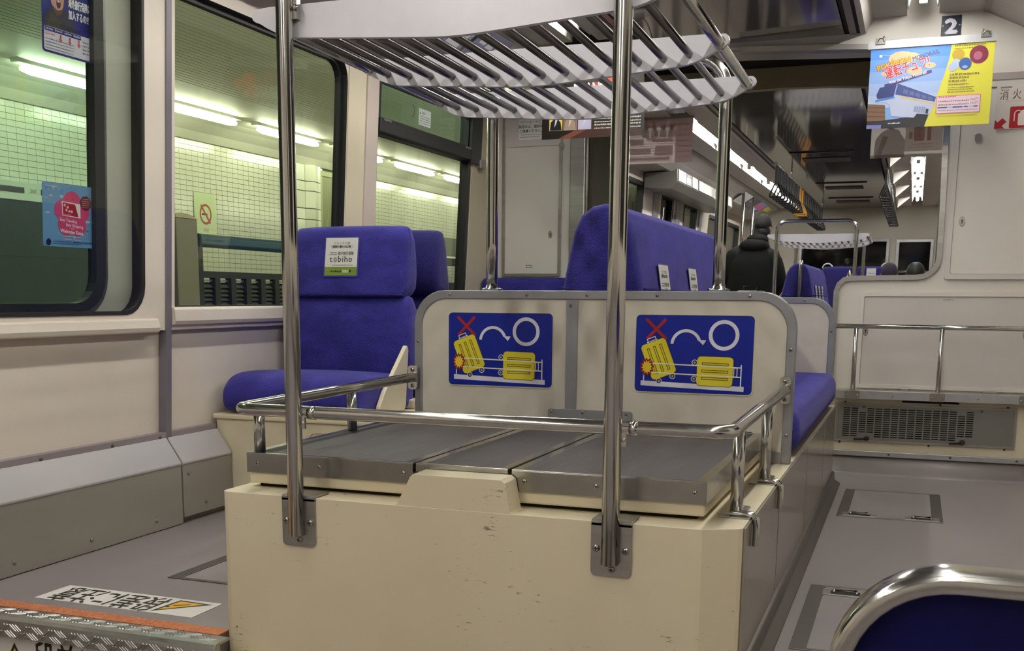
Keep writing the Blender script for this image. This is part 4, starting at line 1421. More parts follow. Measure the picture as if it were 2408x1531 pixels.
# floor sticker, read from the far side
def caution(O, U, V, W, H, name, label, floor):
    a = Art(O, U, V, .0007)
    a.base([(0, 0), (W, 0), (W, H), (0, H)], 'e7e3de')
    tw = H * .82
    tri = [(.012, .012), (.012 + tw * .1, .012), (0, 0)]
    if floor:
        tx = .126
        T = [(.014, H * .14), (tx - .012, H * .10), (tx, H * .94)]
        I = [(.036, H * .19), (tx - .019, H * .17), (tx - .010, H * .80)]
        a.poly(T, '2f2b25', 1); a.poly(I, 'e9b53c', 2)
        a.poly([(.066, H * .24), (.070, H * .34), (.100, H * .50), (.102, H * .44)], '2f2b25', 3)
        a.poly(circ(.109, H * .56, .0055, 12), '2f2b25', 3)
        tx += .006
    else:
        tx = H * 1.02
        T = [(.012, .012), (tx - .006, .012), ((.012 + tx - .006) / 2, H - .012)]
        c = ((.012 + tx - .006) / 2, .012 + (H - .024) / 3)
        I = [(c[0] + (p[0] - c[0]) * .72, c[1] + (p[1] - c[1]) * .72) for p in T]
        a.poly(T, '2f2b25', 1); a.poly(I, 'e9b53c', 2)
        a.poly([(c[0] - .004, H * .62), (c[0] - .0025, H * .32), (c[0] + .0025, H * .32), (c[0] + .004, H * .62)], '2f2b25', 3)
        a.poly(circ(c[0], H * .235, .004, 12), '2f2b25', 3)
        tx += .012
    a.text('段差に注意', tx, H * .17, H * .72, '2b2825', 2, w=W - tx - .028, bold=.0016 if floor else .0012)
    return tag(a.done(name, None, .45), label, 'sticker')
caution((-1.536, 2.198, .0003), (-1, 0, 0), (0, -1, 0), .468, .126, 'caution_sticker', 'white floor sticker with yellow warning triangle behind the step, upside down', True)
caution((-1.995, 1.9345, -.155), (1, 0, 0), (0, 0, 1), .46, .10, 'caution_sticker', 'white caution sticker on the cream riser below the step', False)

# ================================================================== SIGNS ON THE RIGHT BULKHEAD
a = Art((0.030, YB - .0008, 1.832), (1, 0, 0), (0, 0, 1), .003)
a.base(rrect(0, .077, 0, .080, .002), '15162b')
a.text('2', .0385, .011, .057, 'dcdae4', 1, w=.044, align='c', bold=.0042)
for u in (.006, .071):
    a.poly(circ(u, .041, .0026, 10), 'b9b7bf', 2)
tag(a.done('number_plate'), 'dark blue number plate with a white 2 above the hanging poster', 'sign')
mb = MB(); mb.box(0.225, XR - .01, YB - .006, YB - .0005, 1.645, 1.672)
struct('trim_10', mb, mat('mauve_trim', 'aaa09c', .45))
a = Art((0.262, YB - .0148, 1.445), (1, 0, 0), (0, 0, 1), .0008)
a.base(rrect(0, .24, 0, .175, .004), 'dfd4cb')
a.rect(.014, .056, .162, .169, '8f8783')
a.text('消', .014, .120, .034, '57504d', 1, w=.031)
a.text('火', .062, .120, .034, '57504d', 1, w=.031)
a.text('器', .110, .120, .034, '57504d', 1, w=.031)
a.text('FIRE EXTINGUISHER', .036, .108, .006, 'b9aca6', 1)
a.poly([(.000, .002), (.040, .002), (.0295, .0125), (.046, .029), (.0295, .044), (.0125, .0275), (.002, .038)], 'a3161f', 1)
a.poly(rrect(.056, .165, .002, .088, .006), 'a3161f', 1)
a.poly(rrect(.088, .118, .012, .062, .006), 'ecdcd8', 2)
a.poly(rrect(.095, .111, .060, .070, .003), 'ecdcd8', 2)
a.line((.100, .070), (.124, .078), .004, 'ecdcd8', 2)
a.ring(.088, .058, .016, .004, 'ecdcd8', 2, 16, 60, 180)
a.line((.074, .058), (.074, .030), .004, 'ecdcd8', 2)
tag(a.done('extinguisher_sign'), 'fire extinguisher sign with red arrow and red square on the right bulkhead', 'sign')
for xx, yy, lab in ((0.207, YB, 'small round steel lug on the right bulkhead just under the yellow poster'), (-1.82, YL - .0075, 'small round steel lug on the left bulkhead just under the black poster')):
    mb = MB()
    zc = 1.413 if xx > 0 else 1.545
    mb.plate([rrect(xx - .014, xx + .014, zc - .016, zc + .02, .0135)], px(yy - .011), px(yy - .0005))
    mb.lathe((xx, yy - .011, zc - .003), (0, -1, 0), [(0, .005), (.004, .005), (.005, .002)], 10)
    tag(obj('steel_lug', mb, STEEL, bevel=.002), lab, 'bracket')

# ================================================================== HANGING POSTERS
def poster_base(label, x0, x1, z0, z1, Y, hang=True, lean=0.0):
    t = thing('hanging_poster', label, 'poster', ((x0 + x1) / 2, Y, z1 + .02))
    mb = MB(); mb.plate([rrect(x0 - .012, x1 + .006, z1 - .004, z1 + .026, .003)], px(Y - .006), px(Y + .006)); b = obj('hanger_bar', mb, ALU, t, bevel=.002)
    for xx in (x0 + .035, x1 - .035):
        mb = MB()
        mb.box(xx - .018, xx + .018, Y - .012, Y + .010, z1 + .012, z1 + .034)
        mb.tube([(xx - .012, Y - .012, z1 + .020), (xx - .004, Y - .016, z1 + .034), (xx + .008, Y - .016, z1 + .034), (xx + .014, Y - .012, z1 + .020)], .002, 6)
        obj('clip', mb, SCREW, t, bevel=.002)
        if hang:
            mb = MB(); mb.tube([(xx, Y + .004, z1 + .016), (xx, Y + .15, z1 + .022), (xx, 5.199, 1.850)], .0025, 6); obj('hanger_wire', mb, STEEL, t)
    return t
# right: blue and yellow monorail poster
x0, x1, z0, z1, Yp = -0.229, 0.228, 1.430, 1.742, 4.90
pa = poster_base('blue and yellow monorail poster hanging at upper right, title in red and yellow', x0, x1, z0, z1, Yp)
W, H = x1 - x0, z1 - z0
a = Art((x0, Yp, z0), (1, 0, 0), (0, 0, 1), .0006, .0003)
U = lambda u: (u - 105) / 1760.0 * W
Vv = lambda v: (1400 - v) / 1120.0 * H
a.base([(0, 0), (W, 0), (W, H), (0, H)], '86b0ea')
def pol(c, l, *pts):
    a.poly([(U(p[0]), Vv(p[1])) for p in pts], c, l)
sky = ('5e97e6', '77a6ea', '93b6ee', 'abc4f0', 'bccff2')
for i, c in enumerate(sky):
    v0 = 280 + i * 165
    pol(c, 1, (105, v0), (1865, v0), (1865, v0 + 170), (105, v0 + 170))
pol('e6e052', 2, (1265, 280), (1865, 280), (1865, 1400), (940, 1400), (1000, 1260), (1095, 1010), (1200, 660), (1245, 480))
# title
for p in ((560, 440, 190), (700, 430, 120), (330, 640, 60), (980, 560, 80), (760, 620, 110)):
    a.poly([(U(p[0]) + p[2] * W / 1760 * math.cos(k * .524), Vv(p[1]) + p[2] * .55 * W / 1760 * math.sin(k * .524)) for k in range(12)], 'f0c49a', 3)
k = W / 1760.0
a.text('POKÉMON', U(228), Vv(600), 86 * k, 'a8391f', 4, w=475 * k, rot=14, bold=.0024)
a.text('POKÉMON', U(228), Vv(600), 86 * k, 'f0cc3a', 5, w=475 * k, rot=14, bold=.0006)
a.text('MONORAIL', U(728), Vv(488), 66 * k, '4a4a80', 5, w=385 * k, rot=14, bold=.0005)
a.text('運転チュウ!', U(352), Vv(705), 150 * k, 'f6f0f4', 4, w=640 * k, rot=14, bold=.0022)
a.text('運転チュウ!', U(352), Vv(705), 150 * k, 'd6303c', 5, w=640 * k, rot=14, bold=.0007)
pol('463a78', 4, (330, 790), (1000, 620), (1010, 660), (340, 835))
a.text('Ride the Tokyo Monorail!', U(412), Vv(783), 44 * k, 'f4f0f6', 5, w=540 * k, rot=13.5, bold=.0004)
# the train
pol('7a5c48', 3, (105, 1050), (360, 1075), (380, 1300), (105, 1340))
for v in (1090, 1150, 1215):
    pol('5b4236', 4, (105, v), (365, v + 18), (365, v + 34), (105, v + 16))
pol('1d1d24', 3, (105, 1290), (330, 1290), (700, 1260), (1000, 1240), (950, 1400), (105, 1400))
pol('c9d2ee', 5, (200, 1035), (250, 985), (480, 990), (580, 800), (1100, 1000), (1085, 1090), (1010, 1235), (830, 1215), (795, 1270), (460, 1235), (430, 1080), (360, 1030))
pol('2b3672', 6, (268, 832), (515, 785), (480, 960), (240, 985), (225, 930))
pol('3d4a86', 6, (530, 790), (570, 800), (1095, 1000), (1075, 1065), (500, 935))
pol('4f86d8', 6, (215, 1000), (480, 960), (500, 985), (215, 1030))
pol('e8c06a', 7, (590, 965), (1075, 1085), (1070, 1100), (590, 985))
for i in range(5):
    pol('5a6aa4', 7, (620 + i * 90, 865 + i * 30), (690 + i * 90, 888 + i * 30), (680 + i * 90, 945 + i * 25), (610 + i * 90, 925 + i * 25))
pol('98a3c8', 7, (785, 1110), (955, 1130), (945, 1215), (778, 1190))
for i in range(5):
    pol('c9d2ee', 8, (785 + i * 34, 1112 + i * 4), (790 + i * 34, 1112 + i * 4), (782 + i * 34, 1196 + i * 4), (777 + i * 34, 1196 + i * 4))
pol('23263a', 8, (960, 1155), (1000, 1160), (992, 1225), (955, 1220))
pol('1d1d24', 6, (835, 1218), (1000, 1240), (980, 1290), (790, 1275))
a.fine(U(420), U(600), Vv(1345), 22 * k, 'dedee8', 8, 21)
pol('7f7fc4', 5, (105, 1345), (325, 1350), (320, 1400), (105, 1400))
pol('dfe6f6', 4, (235, 375), (275, 375), (275, 415), (235, 415))
a.fine(U(285), U(400), Vv(395), 12 * k, 'b4c8f0', 4, 22)
# right column
for j, (u, v, n, h) in enumerate(((1305, 330, 430, 26), (1305, 365, 430, 18), (1265, 720, 410, 34), (1265, 765, 270, 34), (1255, 812, 250, 34), (1255, 850, 280, 20), (1255, 890, 360, 15), (1255, 918, 340, 15), (1245, 950, 380, 15))):
    a.fine(U(u), U(u + n), Vv(v), h * k, '8a7d46', 4, 30 + j)
for c, u, v, r in (('c4a53a', 1365, 440, 86), ('c3d0e4', 1345, 560, 70), ('b9c8e8', 1300, 605, 62), ('7f2f48', 1652, 455, 130), ('3c5fa6', 1470, 570, 88)):
    a.poly(circ(U(u), Vv(v), r * k, 22), c, 4)
a.poly(circ(U(1640), Vv(470), 62 * k, 16), 'b06a80', 5)
a.poly(circ(U(1470), Vv(612), 40 * k, 14, 22 * k), '9fb4dd', 5)
a.poly(rrect(U(1100), U(1722), Vv(1235), Vv(990), 16 * k), 'd8788c', 4)
a.poly(rrect(U(1110), U(1712), Vv(1226), Vv(1000), 12 * k), 'f2d6e2', 5)
a.fine(U(1135), U(1375), Vv(1020), 24 * k, 'c6788c', 6, 50)
a.fine(U(1130), U(1560), Vv(1078), 24 * k, '9a7f96', 6, 51)
a.text('500円', U(1580), Vv(1072), 34 * k, '8c6a86', 6, w=110 * k)
a.fine(U(1130), U(1560), Vv(1125), 24 * k, '9a7f96', 6, 52)
a.text('250円', U(1580), Vv(1120), 34 * k, '8c6a86', 6, w=110 * k)
for u0, u1, c in ((1125, 1260, '3b4fa8'), (1260, 1340, 'b9bfe0'), (1340, 1480, '3b4fa8'), (1495, 1552, '3b4fa8'), (1560, 1630, 'b9bfe0'), (1632, 1690, '3b4fa8')):
    a.rect(U(u0), U(u1), Vv(1160), Vv(1143), c, 6)
a.fine(U(1130), U(1690), Vv(1200), 16 * k, 'a99ab4', 6, 53)
a.fine(U(1130), U(1690), Vv(1270), 14 * k, 'bdb45a', 4, 54)
a.done('sheet', pa, .3)
# left: black poster with three portraits
x0, x1, z0, z1 = -1.622, -1.150, 1.448, 1.770
pb = poster_base('black poster with three portrait photos and orange splashes, hanging behind the rack', x0, x1, z0, z1, Yp)
W, H = x1 - x0, z1 - z0
a = Art((x0, Yp, z0), (1, 0, 0), (0, 0, 1), .0006, .0003)
a.base([(0, 0), (W, 0), (W - .010, H), (0, H)], '16120f')
a.poly([(.10, .0), (.24, .055), (.40, .05), (.46, .02), (.46, 0)], '3a2119', 1)
a.poly([(.075, 0), (.155, .034), (.21, .036), (.13, 0)], '6e4030', 2)
for i, (bg, fg, sh) in enumerate((('e7c64e', '15151c', 'c9cbd4'), ('8a5a48', 'a08c7c', 'cfc6bd'), ('bdb3d8', 'c7c2dd', 'd8d4e8'))):
    u = .036 + i * .067
    a.rect(u - .0015, u + .0605, .036, .109, 'b9b2aa', 3)
    a.rect(u, u + .059, .0375, .1075, bg, 4)
    a.poly([(u + .002, .0375), (u + .006, .072), (u + .018, .085), (u + .040, .085), (u + .052, .070), (u + .057, .0375)], fg, 5)
    a.poly([(u + .022, .050), (u + .027, .084), (u + .038, .084), (u + .030, .062)], sh, 6)
    a.poly(circ(u + .030, .096, .0105, 14, .0115), 'c79d84', 6)
for r in range(5):
    a.fine(.245, .455, .036 + r * .0135, .0085 if r % 2 else .006, 'd8d2c8', 3, 60 + r)
a.text('BRANS', .150, .176, .060, 'efecea', 4, w=.135, bold=.003)
for u, v, r, c in ((.315, .255, .040, 'e2502e'), (.285, .200, .032, 'd84a28'), (.325, .190, .020, 'f0c8a0'), (.245, .215, .020, 'b03a20'), (.375, .235, .030, 'e2502e'), (.20, .27, .03, '8c2c1c')):
    a.poly(circ(u, v, r, 14), c, 3)
a.done('sheet', pb, .3)
# two posters in the next car, seen from behind through the thin paper
x0, x1, z0, z1, Yq = -1.965, -1.436, 1.632, 1.92, 7.5
pc = poster_base('pink see-through back of a poster hanging in the next car beside the pole', x0, x1, z0, z1 , Yq, False)
W, H = x1 - x0, z1 - z0
a = Art((x0, Yq, z0), (1, 0, 0), (0, 0, 1), .0006, .0003)
a.poly([(0, 0), (W, 0), (W, H), (0, H)], 'b89a9c', 0)
a.rect(W - .115, W, 0, H, 'c9a6aa', 1)
a.rect(0, W - .115, H - .06, H, 'c09498', 1)
for i in range(4):
    u = .215 + i * .058
    a.poly(circ(u, .232, .017, 14), '9c807c', 2)
    a.poly([(u - .026, .205), (u - .014, .219), (u + .014, .219), (u + .026, .205), (u + .024, .165), (u - .024, .165)], 'ac908c', 2)
    a.poly(circ(u, .224, .012, 12), 'c0a5a2', 3)
a.rect(.270, .300, .178, .205, 'e0c8c8', 4)
for u0, u1, v0, v1 in ((.22, .28, .148, .168), (.26, .40, .136, .162), (.06, .20, .12, .16), (.08, .25, .06, .10), (.28, .40, .05, .11), (.10, .38, .02, .04)):
    a.rect(u0, u1, v0, v1, 'd4b8b8', 2)
for i in range(9):
    a.fine(.04, .40, .012 + i * .016, .007, 'b89698', 3, 70 + i)
for i in range(7):
    a.fine(W - .10, W - .015, .03 + i * .035, .012, 'b8929c', 2, 80 + i)
a.done('sheet', pc, .6, True)
x0, x1, z0, z1 = -0.318, 0.130, 1.612, 1.92
pd = poster_base('brown see-through back of a poster under the yellow one, reversed 10 showing', x0, x1, z0, z1, Yq, False)
W, H = x1 - x0, z1 - z0
a = Art((x0, Yq, z0), (1, 0, 0), (0, 0, 1), .0006, .0003)
a.poly([(0, 0), (W, 0), (W, H), (0, H)], 'a89a93', 0)
a.poly([(.02, .0), (.025, .11), (.06, .155), (.115, .18), (.16, .165), (.20, .10), (.20, 0)], '8a807c', 1)
a.poly([(.030, .0), (.070, .135), (.10, .125), (.055, .0)], 'c0b4ae', 2)
a.poly(circ(.115, .205, .034, 16), 'b89c94', 2)
a.rect(.20, W - .022, .035, .205, 'd6c8c2', 2)
for u0, u1 in ((.250, .310), (.326, .348)):
    a.poly(rrect(u0, u1, .095, .190, .010 if u0 < .3 else .001), 'b87470', 3)
a.rect(.270, .290, .115, .170, 'd6c8c2', 4)
a.poly([(.348, .175), (.358, .190), (.326, .190), (.326, .175)], 'b87470', 3)
a.rect(.222, .242, .108, .150, 'b08c86', 3)
a.fine(.24, .36, .072, .010, 'b0a09a', 3, 90)
a.fine(.22, .37, .055, .007, 'b0a09a', 3, 91)
a.rect(0, W, 0, .018, '8a807a', 3)
a.done('sheet', pd, .6, True)

# advert frames on the left cove of this car
def cove_ad(label, y0, y1, prints, x_lo=-1.935, z_lo=1.803, x_hi=-1.795, z_hi=1.893, name='cove_advert', cat='advert', group=None):
    O = Vector((x_lo, y0, z_lo)) + Vector((.005, 0, -.0075)) * .9
    V = Vector((x_hi - x_lo, 0, z_hi - z_lo))
    a = Art(O, (0, 1, 0), V, .004)
    W, H = y1 - y0, V.length
    a.base([(0, 0), (W, 0), (W, H), (0, H)], prints[0])
    for c, u0, u1, v0, v1 in prints[1:]:
        a.rect(u0 * W, u1 * W, v0 * H, v1 * H, c, 1 + prints[1:].index((c, u0, u1, v0, v1)) % 6)
    return tag(a.done(name), label, cat, group)
cove_ad('blue and white advert card on the left cove, seen through the rack rods', 4.30, 4.62, ('9aa0b8', ('3a3f86', .1, .5, .2, .9), ('f0f0f4', .5, .9, .1, .6), ('2a2c60', .6, .85, .65, .9)))
cove_ad('slate advert card with white blocks on the left cove, seen through the rack rods', 4.66, 4.98, ('84869c', ('e8e8f2', .12, .32, .55, .8), ('e8e8f2', .38, .6, .5, .75), ('e8e8f2', .66, .86, .45, .68)))

# ================================================================== STICKERS ON THE DOOR GLASS
def gp(y, z):
    return Vector(wl(y, z, -.0565))
# insurance sticker: photo of a shouting man, white lettering on dark blue
O = gp(2.505, 1.404); Vd = (gp(2.505, 1.60) - O)
a = Art(O, (0, 1, 0), Vd, .0012)
W, H = .212, .262
a.base(rrect(0, W, 0, H, .010), '2c2d78')
a.poly(rrect(.006, W - .006, .006, .068, .006), 'd9d6ea', 1)
a.poly([(.004, .068), (.012, .098), (.035, .122), (.060, .130), (.095, .118), (.118, .090), (.130, .068)], '3c3a4a', 1)
a.poly([(.034, .110), (.075, .085), (.060, .068), (.020, .070)], '4b4742', 2)
face = [(.030, .165), (.034, .135), (.045, .112), (.058, .104), (.072, .110), (.082, .130), (.088, .165), (.090, .200), (.086, .232), (.058, .248), (.032, .235), (.028, .200)]
a.poly(face, 'c79a8c', 3)
a.poly([(.024, .200), (.028, .240), (.045, .262), (.075, .262), (.093, .240), (.092, .205), (.086, .232), (.058, .246), (.034, .234)], '2f241f', 4)
a.poly([(.036, .128), (.048, .108), (.058, .101), (.072, .107), (.082, .128), (.074, .120), (.058, .116), (.046, .122)], '6d4c42', 4)
a.poly(circ(.063, .134, .0085, 12, .012), '4d1f1e', 5)
a.poly(circ(.063, .1405, .0055, 10, .003), 'ded2cc', 6)
for u in (.047, .075):
    a.poly(circ(u, .192, .0065, 10, .0035), 'e8e2dc', 5)
    a.poly(circ(u, .192, .003, 8), '2a1d18', 6)
    a.poly([(u - .011, .203), (u + .010, .206), (u + .010, .210), (u - .011, .208)], '33241d', 5)
a.poly([(.058, .170), (.066, .168), (.066, .156), (.056, .155)], 'a97a6c', 4)
for i, s in enumerate(('どうして', '空港で', '海外旅行保険に', '加入するの!?')):
    a.text(s, .102, .196 - i * .030, .0195, 'f2f0fa', 3, w=(.046, .036, .088, .080)[i], bold=.0007)
a.rect(.008, .150, .056, .067, '34357e', 2)
for i in range(4):
    a.fine(.012 + i * .036, .040 + i * .036, .0595, .005, 'c9c8e6', 3, 100 + i)
for i in range(3):
    a.poly([(.066 + i * .036, .054), (.072 + i * .036, .054), (.072 + i * .036, .042), (.076 + i * .036, .042), (.069 + i * .036, .032), (.062 + i * .036, .042), (.066 + i * .036, .042)], 'd0585e', 3)
a.fine(.010, .046, .046, .006, 'd99aa0', 3, 104)
for r in range(4):
    a.fine(.010, .120, .010 + r * .008, .0035, '9a98b4', 3, 105 + r)
    a.fine(.156, .202, .020 + r * .010, .0045, '7d7ba0', 3, 110 + r)
tag(a.done('insurance_sticker', None, .25), 'dark blue insurance sticker with shouting man at the top of the door glass', 'sticker')
# blossom sticker
O = gp(2.492, .882); Vd = (gp(2.492, 1.06) - O)
a = Art(O, (0, 1, 0), Vd, .0012)
W, H = .218, .176
a.base(rrect(0, W, 0, H, .006), '6f9ed2')
rnd = random.Random(5)
for i in range(34):
    u, v = rnd.uniform(.004, W - .02), rnd.uniform(.02, H - .012)
    a.rect(u, u + rnd.uniform(.006, .018), v, v + rnd.uniform(.003, .008), rnd.choice(('5d8fc8', '86b0d8', 'e0a8c4', 'd8cf90', '4f82c0', 'b8d0e0', '63a0c8')), 1)
cxx, cyy = .116, .092
for i in range(5):
    an = math.radians(90 + 72 * i)
    a.poly([(cxx + .036 * math.cos(an) * 1.05 + .036 * math.cos(t_) , cyy + .036 * math.sin(an) + .030 * math.sin(t_)) for t_ in [2 * math.pi * q / 18 for q in range(18)]], 'd04a7c', 2 )
a.poly(circ(cxx, cyy, .034, 20), 'd04a7c', 3)
a.poly([(.076, .088), (.150, .084), (.150, .124), (.074, .128)], 'f0e8ec', 4)
a.poly([(.079, .090), (.142, .087), (.128, .122), (.078, .125)], 'b0202e', 5)
for u, v in ((.086, .117), (.098, .112), (.092, .104), (.104, .101), (.114, .101)):
    a.poly([(u + .006 * (1 if q % 2 else .45) * math.cos(q * .628), v + .005 * (1 if q % 2 else .45) * math.sin(q * .628)) for q in range(10)], 'f2e2e6', 6)
a.text('WELCOME SUICA', .080, .0905, .003, 'e6b8bc', 6)
a.poly(circ(.172, .128, .024, 20, .021), '6d2230', 4)
for r in range(5):
    a.fine(.155, .190, .115 + r * .006, .0028, 'c08a92', 5, 120 + r)
a.text('Easy Traveling', .066, .0735, .0085, 'f2d6e2', 5, w=.068, rot=-4, bold=.0003)
a.text('Easy Shopping', .090, .0600, .0085, 'f2d6e2', 5, w=.070, rot=-4, bold=.0003)
a.text('with', .110, .0510, .0055, 'f2d6e2', 5)
a.text('Welcome Suica.', .066, .0410, .0105, 'f6dfe8', 5, w=.096, rot=-3, bold=.0005)
for r in range(2):
    a.fine(.078, .112, .028 - r * .007, .003, 'e6b0c8', 5, 130 + r)
    a.fine(.120, .152, .027 - r * .007, .003, 'e6b0c8', 5, 132 + r)
a.poly(circ(.020, .012, .0095, 14), '1d2c50', 3)
a.fine(.038, .112, .014, .003, '3d68a8', 3, 134); a.fine(.038, .150, .008, .003, '3d68a8', 3, 135); a.fine(.118, .205, .013, .004, '1f4a92', 3, 136)
a.fine(.012, .06, H - .012, .004, 'b9cfe8', 3, 137)
tag(a.done('blossom_sticker', None, .25), 'blue sticker with pink blossom on the door glass below the insurance sticker', 'sticker')
# label and mark on the vent glass of window 3
O = Vector(wl(4.90, 1.545, -.029)); a = Art(O, (0, 1, 0), (WB, 0, 1), .0006)
a.base(rrect(0, .135, 0, .075, .004), 'e3ece4')
a.poly([(.008, .048), (.022, .048), (.015, .062)], '3a3f3c', 1)
a.text('お願い', .030, .050, .012, '3a3f3c', 1)
for r in range(4):
    a.fine(.010, .122, .008 + r * .010, .0045, '7c8880', 1, 140 + r)
tag(a.done('vent_label'), 'small white printed label on the vent glass of the third window', 'label')
O = Vector(wl(4.80, 1.565, -.029)); a = Art(O, (0, 1, 0), (WB, 0, 1), .0006)
a.ring(.02, .03, .030, .006, '5c6660', 1, 24, -75, 75)
tag(a.done('arc_mark'), 'dark arc mark on the vent glass beside the white label', 'mark')

# ================================================================== NEXT CAR
HN = [rrect(6.75, 9.40, .72, 1.70, .06), rrect(10.17, 10.62, .55, 1.66, .05), rrect(11.22, 11.85, .60, 1.70, .03), rrect(12.6, 14.9, .72, 1.66, .06)]
wall_slab('wall_left', R4(Y2, YE + .1, 0.64, 1.83), [h if i not in (1, 2) else rrect(h[0][0], h[9][0], .66, 1.66, .04) for i, h in enumerate(HN)], 0.0, -0.06, [WALL, RUBBER])
mb = MB(); mb.plate([R4(Y2, YE + .1, -0.32, 0.645)], lambda y, z: wl(y, z, -0.026), lambda y, z: wl(y, z, -0.08)); struct('wall_left', mb, WALL)
for i, (y0, y1, z0, z1) in enumerate(((6.75, 9.40, .72, 1.70), (10.13, 10.66, .64, 1.68), (11.18, 11.88, .64, 1.68), (12.6, 14.9, .72, 1.66))):
    w = sgroup('window_%d' % (4 + i) if i < 3 else 'window_13', wl((y0 + y1) / 2, z0, -.03))
    mb = MB(); mb.plate([rrect(y0 - .005, y1 + .005, z0 - .005, z1 + .005, .06), rrect(y0 + .03, y1 - .03, z0 + .03, z1 - .03, .05)], lambda y, z: wl(y, z, .003), lambda y, z: wl(y, z, -.045)); struct('rubber_seal', mb, RUBBER, w)
    mb = MB(); mb.plate([rrect(y0 + .025, y1 - .025, z0 + .025, z1 - .025, .05)], lambda y, z: wl(y, z, -.03), lambda y, z: wl(y, z, -.034)); struct('pane', mb, GLASSD if i == 1 else GLASSY, w)
for i, (y0, y1, m) in enumerate(((9.78, 9.98, STEEL), (10.78, 10.96, ALU), (12.0, 12.12, ALU))):
    mb = MB(); mb.plate([R4(y0, y1, .2, 1.78)], lambda y, z: wl(y, z, .014), lambda y, z: wl(y, z, -.01)); struct('trim_%d' % (11 + i), mb, m, bevel=.004)
a = Art(Vector(wl(10.70, 1.36, .004)), (0, 1, 0), (WB, 0, 1), .0006)
a.base([(0, 0), (.06, 0), (.06, .18), (0, .18)], 'd9d9e6'); a.rect(.01, .05, .09, .17, '4c5290'); a.rect(.02, .04, .02, .08, 'e8e8f0')
tag(a.done('door_sticker'), 'small blue and white sticker beside the next car door', 'sticker')
mb = MB(); mb.box(-2.36, .78, Y2, YE + .1, -.32, -.26); struct('floor', mb, FLOORM)
# end wall with dark windows
mb = MB()
mb.plate([R4(-2.3, .78, -.3, 2.02), rrect(-1.455, -.375, .62, 1.488, .02), rrect(-.235, .160, .10, 1.475, .02)], px(YE), px(YE + .06)); struct('wall_front', mb, mat('end_wall_grey', 'b9b3a9', .5))
for (u0, u1, v0, v1, n) in ((-1.455, -.375, .62, 1.488, 'window_14'), (-.235, .160, .10, 1.475, 'door_2')):
    w = sgroup(n, ((u0 + u1) / 2, YE, v0))
    mb = MB(); mb.plate([R4(u0 - .03, u1 + .03, v0 - .03, v1 + .03), R4(u0 + .01, u1 - .01, v0 + .01, v1 - .01)], px(YE - .02), px(YE + .01)); struct('frame', mb, ALU, w, bevel=.004)
    mb = MB(); mb.plate([R4(u0, u1, v0, v1)], px(YE + .02), px(YE + .026)); struct('pane', mb, MATS['night_glass'], w)
mb = MB(); mb.tube([(-.46, YE - .9, 1.075), (.24, YE - .9, 1.07)], .012, 8); mb.tube([(.24, YE - .9, 1.07), (.24, YE - .9, -.26)], .012, 8); mb.tube([(-.46, YE - .9, 1.075), (-.46, YE - .9, -.26)], .012, 8)
tag(obj('end_rail', mb, CHROME), 'thin steel rail across the end door of the next car', 'rail')

# second luggage platform, rack, bench further down the next car
lb = thing('luggage_box', 'second luggage platform box far down the next car under its rack', 'luggage platform', (-.83, 10.9, 0))
mb = MB(); mb.box(-1.28, -.30, 10.372, 11.36, -.255, .325); obj('body', mb, CREAM2, lb, bevel=.006)
mb = MB(); mb.box(-1.26, -.34, 10.44, 11.24, .327, .402); obj('tray_mat', mb, MATR, lb, bevel=.004)
rack('second luggage rack of the same kind, seen small in the next car', None, 10.405, .0105, .326, .405, False)
backrest_bench('blue back-to-back bench with a steel grab handle in the next car', 8.55, 10.1, True, True)
for i, yy in enumerate((8.75, 9.05, 9.35)):
    seat_card(-.6870, yy, .706, .150, '%s white advert card from the near end of the far bench in the next car' % ORD[i], 'advert cards on the far bench')
t = thing('double_seat', 'pair of dark blue seat backs with white grab loops at the far end', 'seat', (-.62, 13.3, 0))
for x0, x1 in ((-1.0, -.645), (-.635, -.26)):
    mb = MB(); mb.pillow(x0, x1, 13.2, 13.32, .40, 1.10, .04, 4); obj('seat_back', mb, BLUED, t)
for x0 in (-.95, -.32):
    mb = MB(); mb.tube([(x0 - .05 + .055 - .055 * math.cos(math.radians(q)), 13.26, 1.08 + .055 * math.sin(math.radians(q))) for q in range(0, 181, 20)], .008, 8); obj('grab_loop', mb, WHITE, t)
mb = MB(); mb.box(-.95, -.22, 13.18, 13.9, -.26, .42); obj('base', mb, CREAM2, t)
mb = MB(); mb.pillow(-.93, -.23, 13.32, 13.88, .421, .50, .03, 3); obj('seat_cushion', mb, BLUED, t)
a = Art((-.52, 13.198, .93), (1, 0, 0), (0, 0, 1), .001)
a.base([(0, 0), (.10, 0), (.10, .15), (0, .15)], 'd9d9e0'); a.rect(.01, .09, .02, .05, '8a8fa0'); a.fine(.015, .085, .09, .012, '7d8090', 1, 8)
tag(a.done('advert_card'), 'white card on the far pair of dark blue seat backs', 'card')
t = thing('grab_post', 'chrome knob-ended grab post by the seats in the next car', 'post', (-.575, 11.75, -.26))
mb = MB(); mb.lathe((-.60, 11.75, -.26), (0, 0, 1), [(0, .05), (.02, .05), (.03, .022), (1.05, .022), (1.10, .05), (1.20, .055), (1.27, .04), (1.30, .012)], 14); obj('knob_post', mb, CHROME, t)

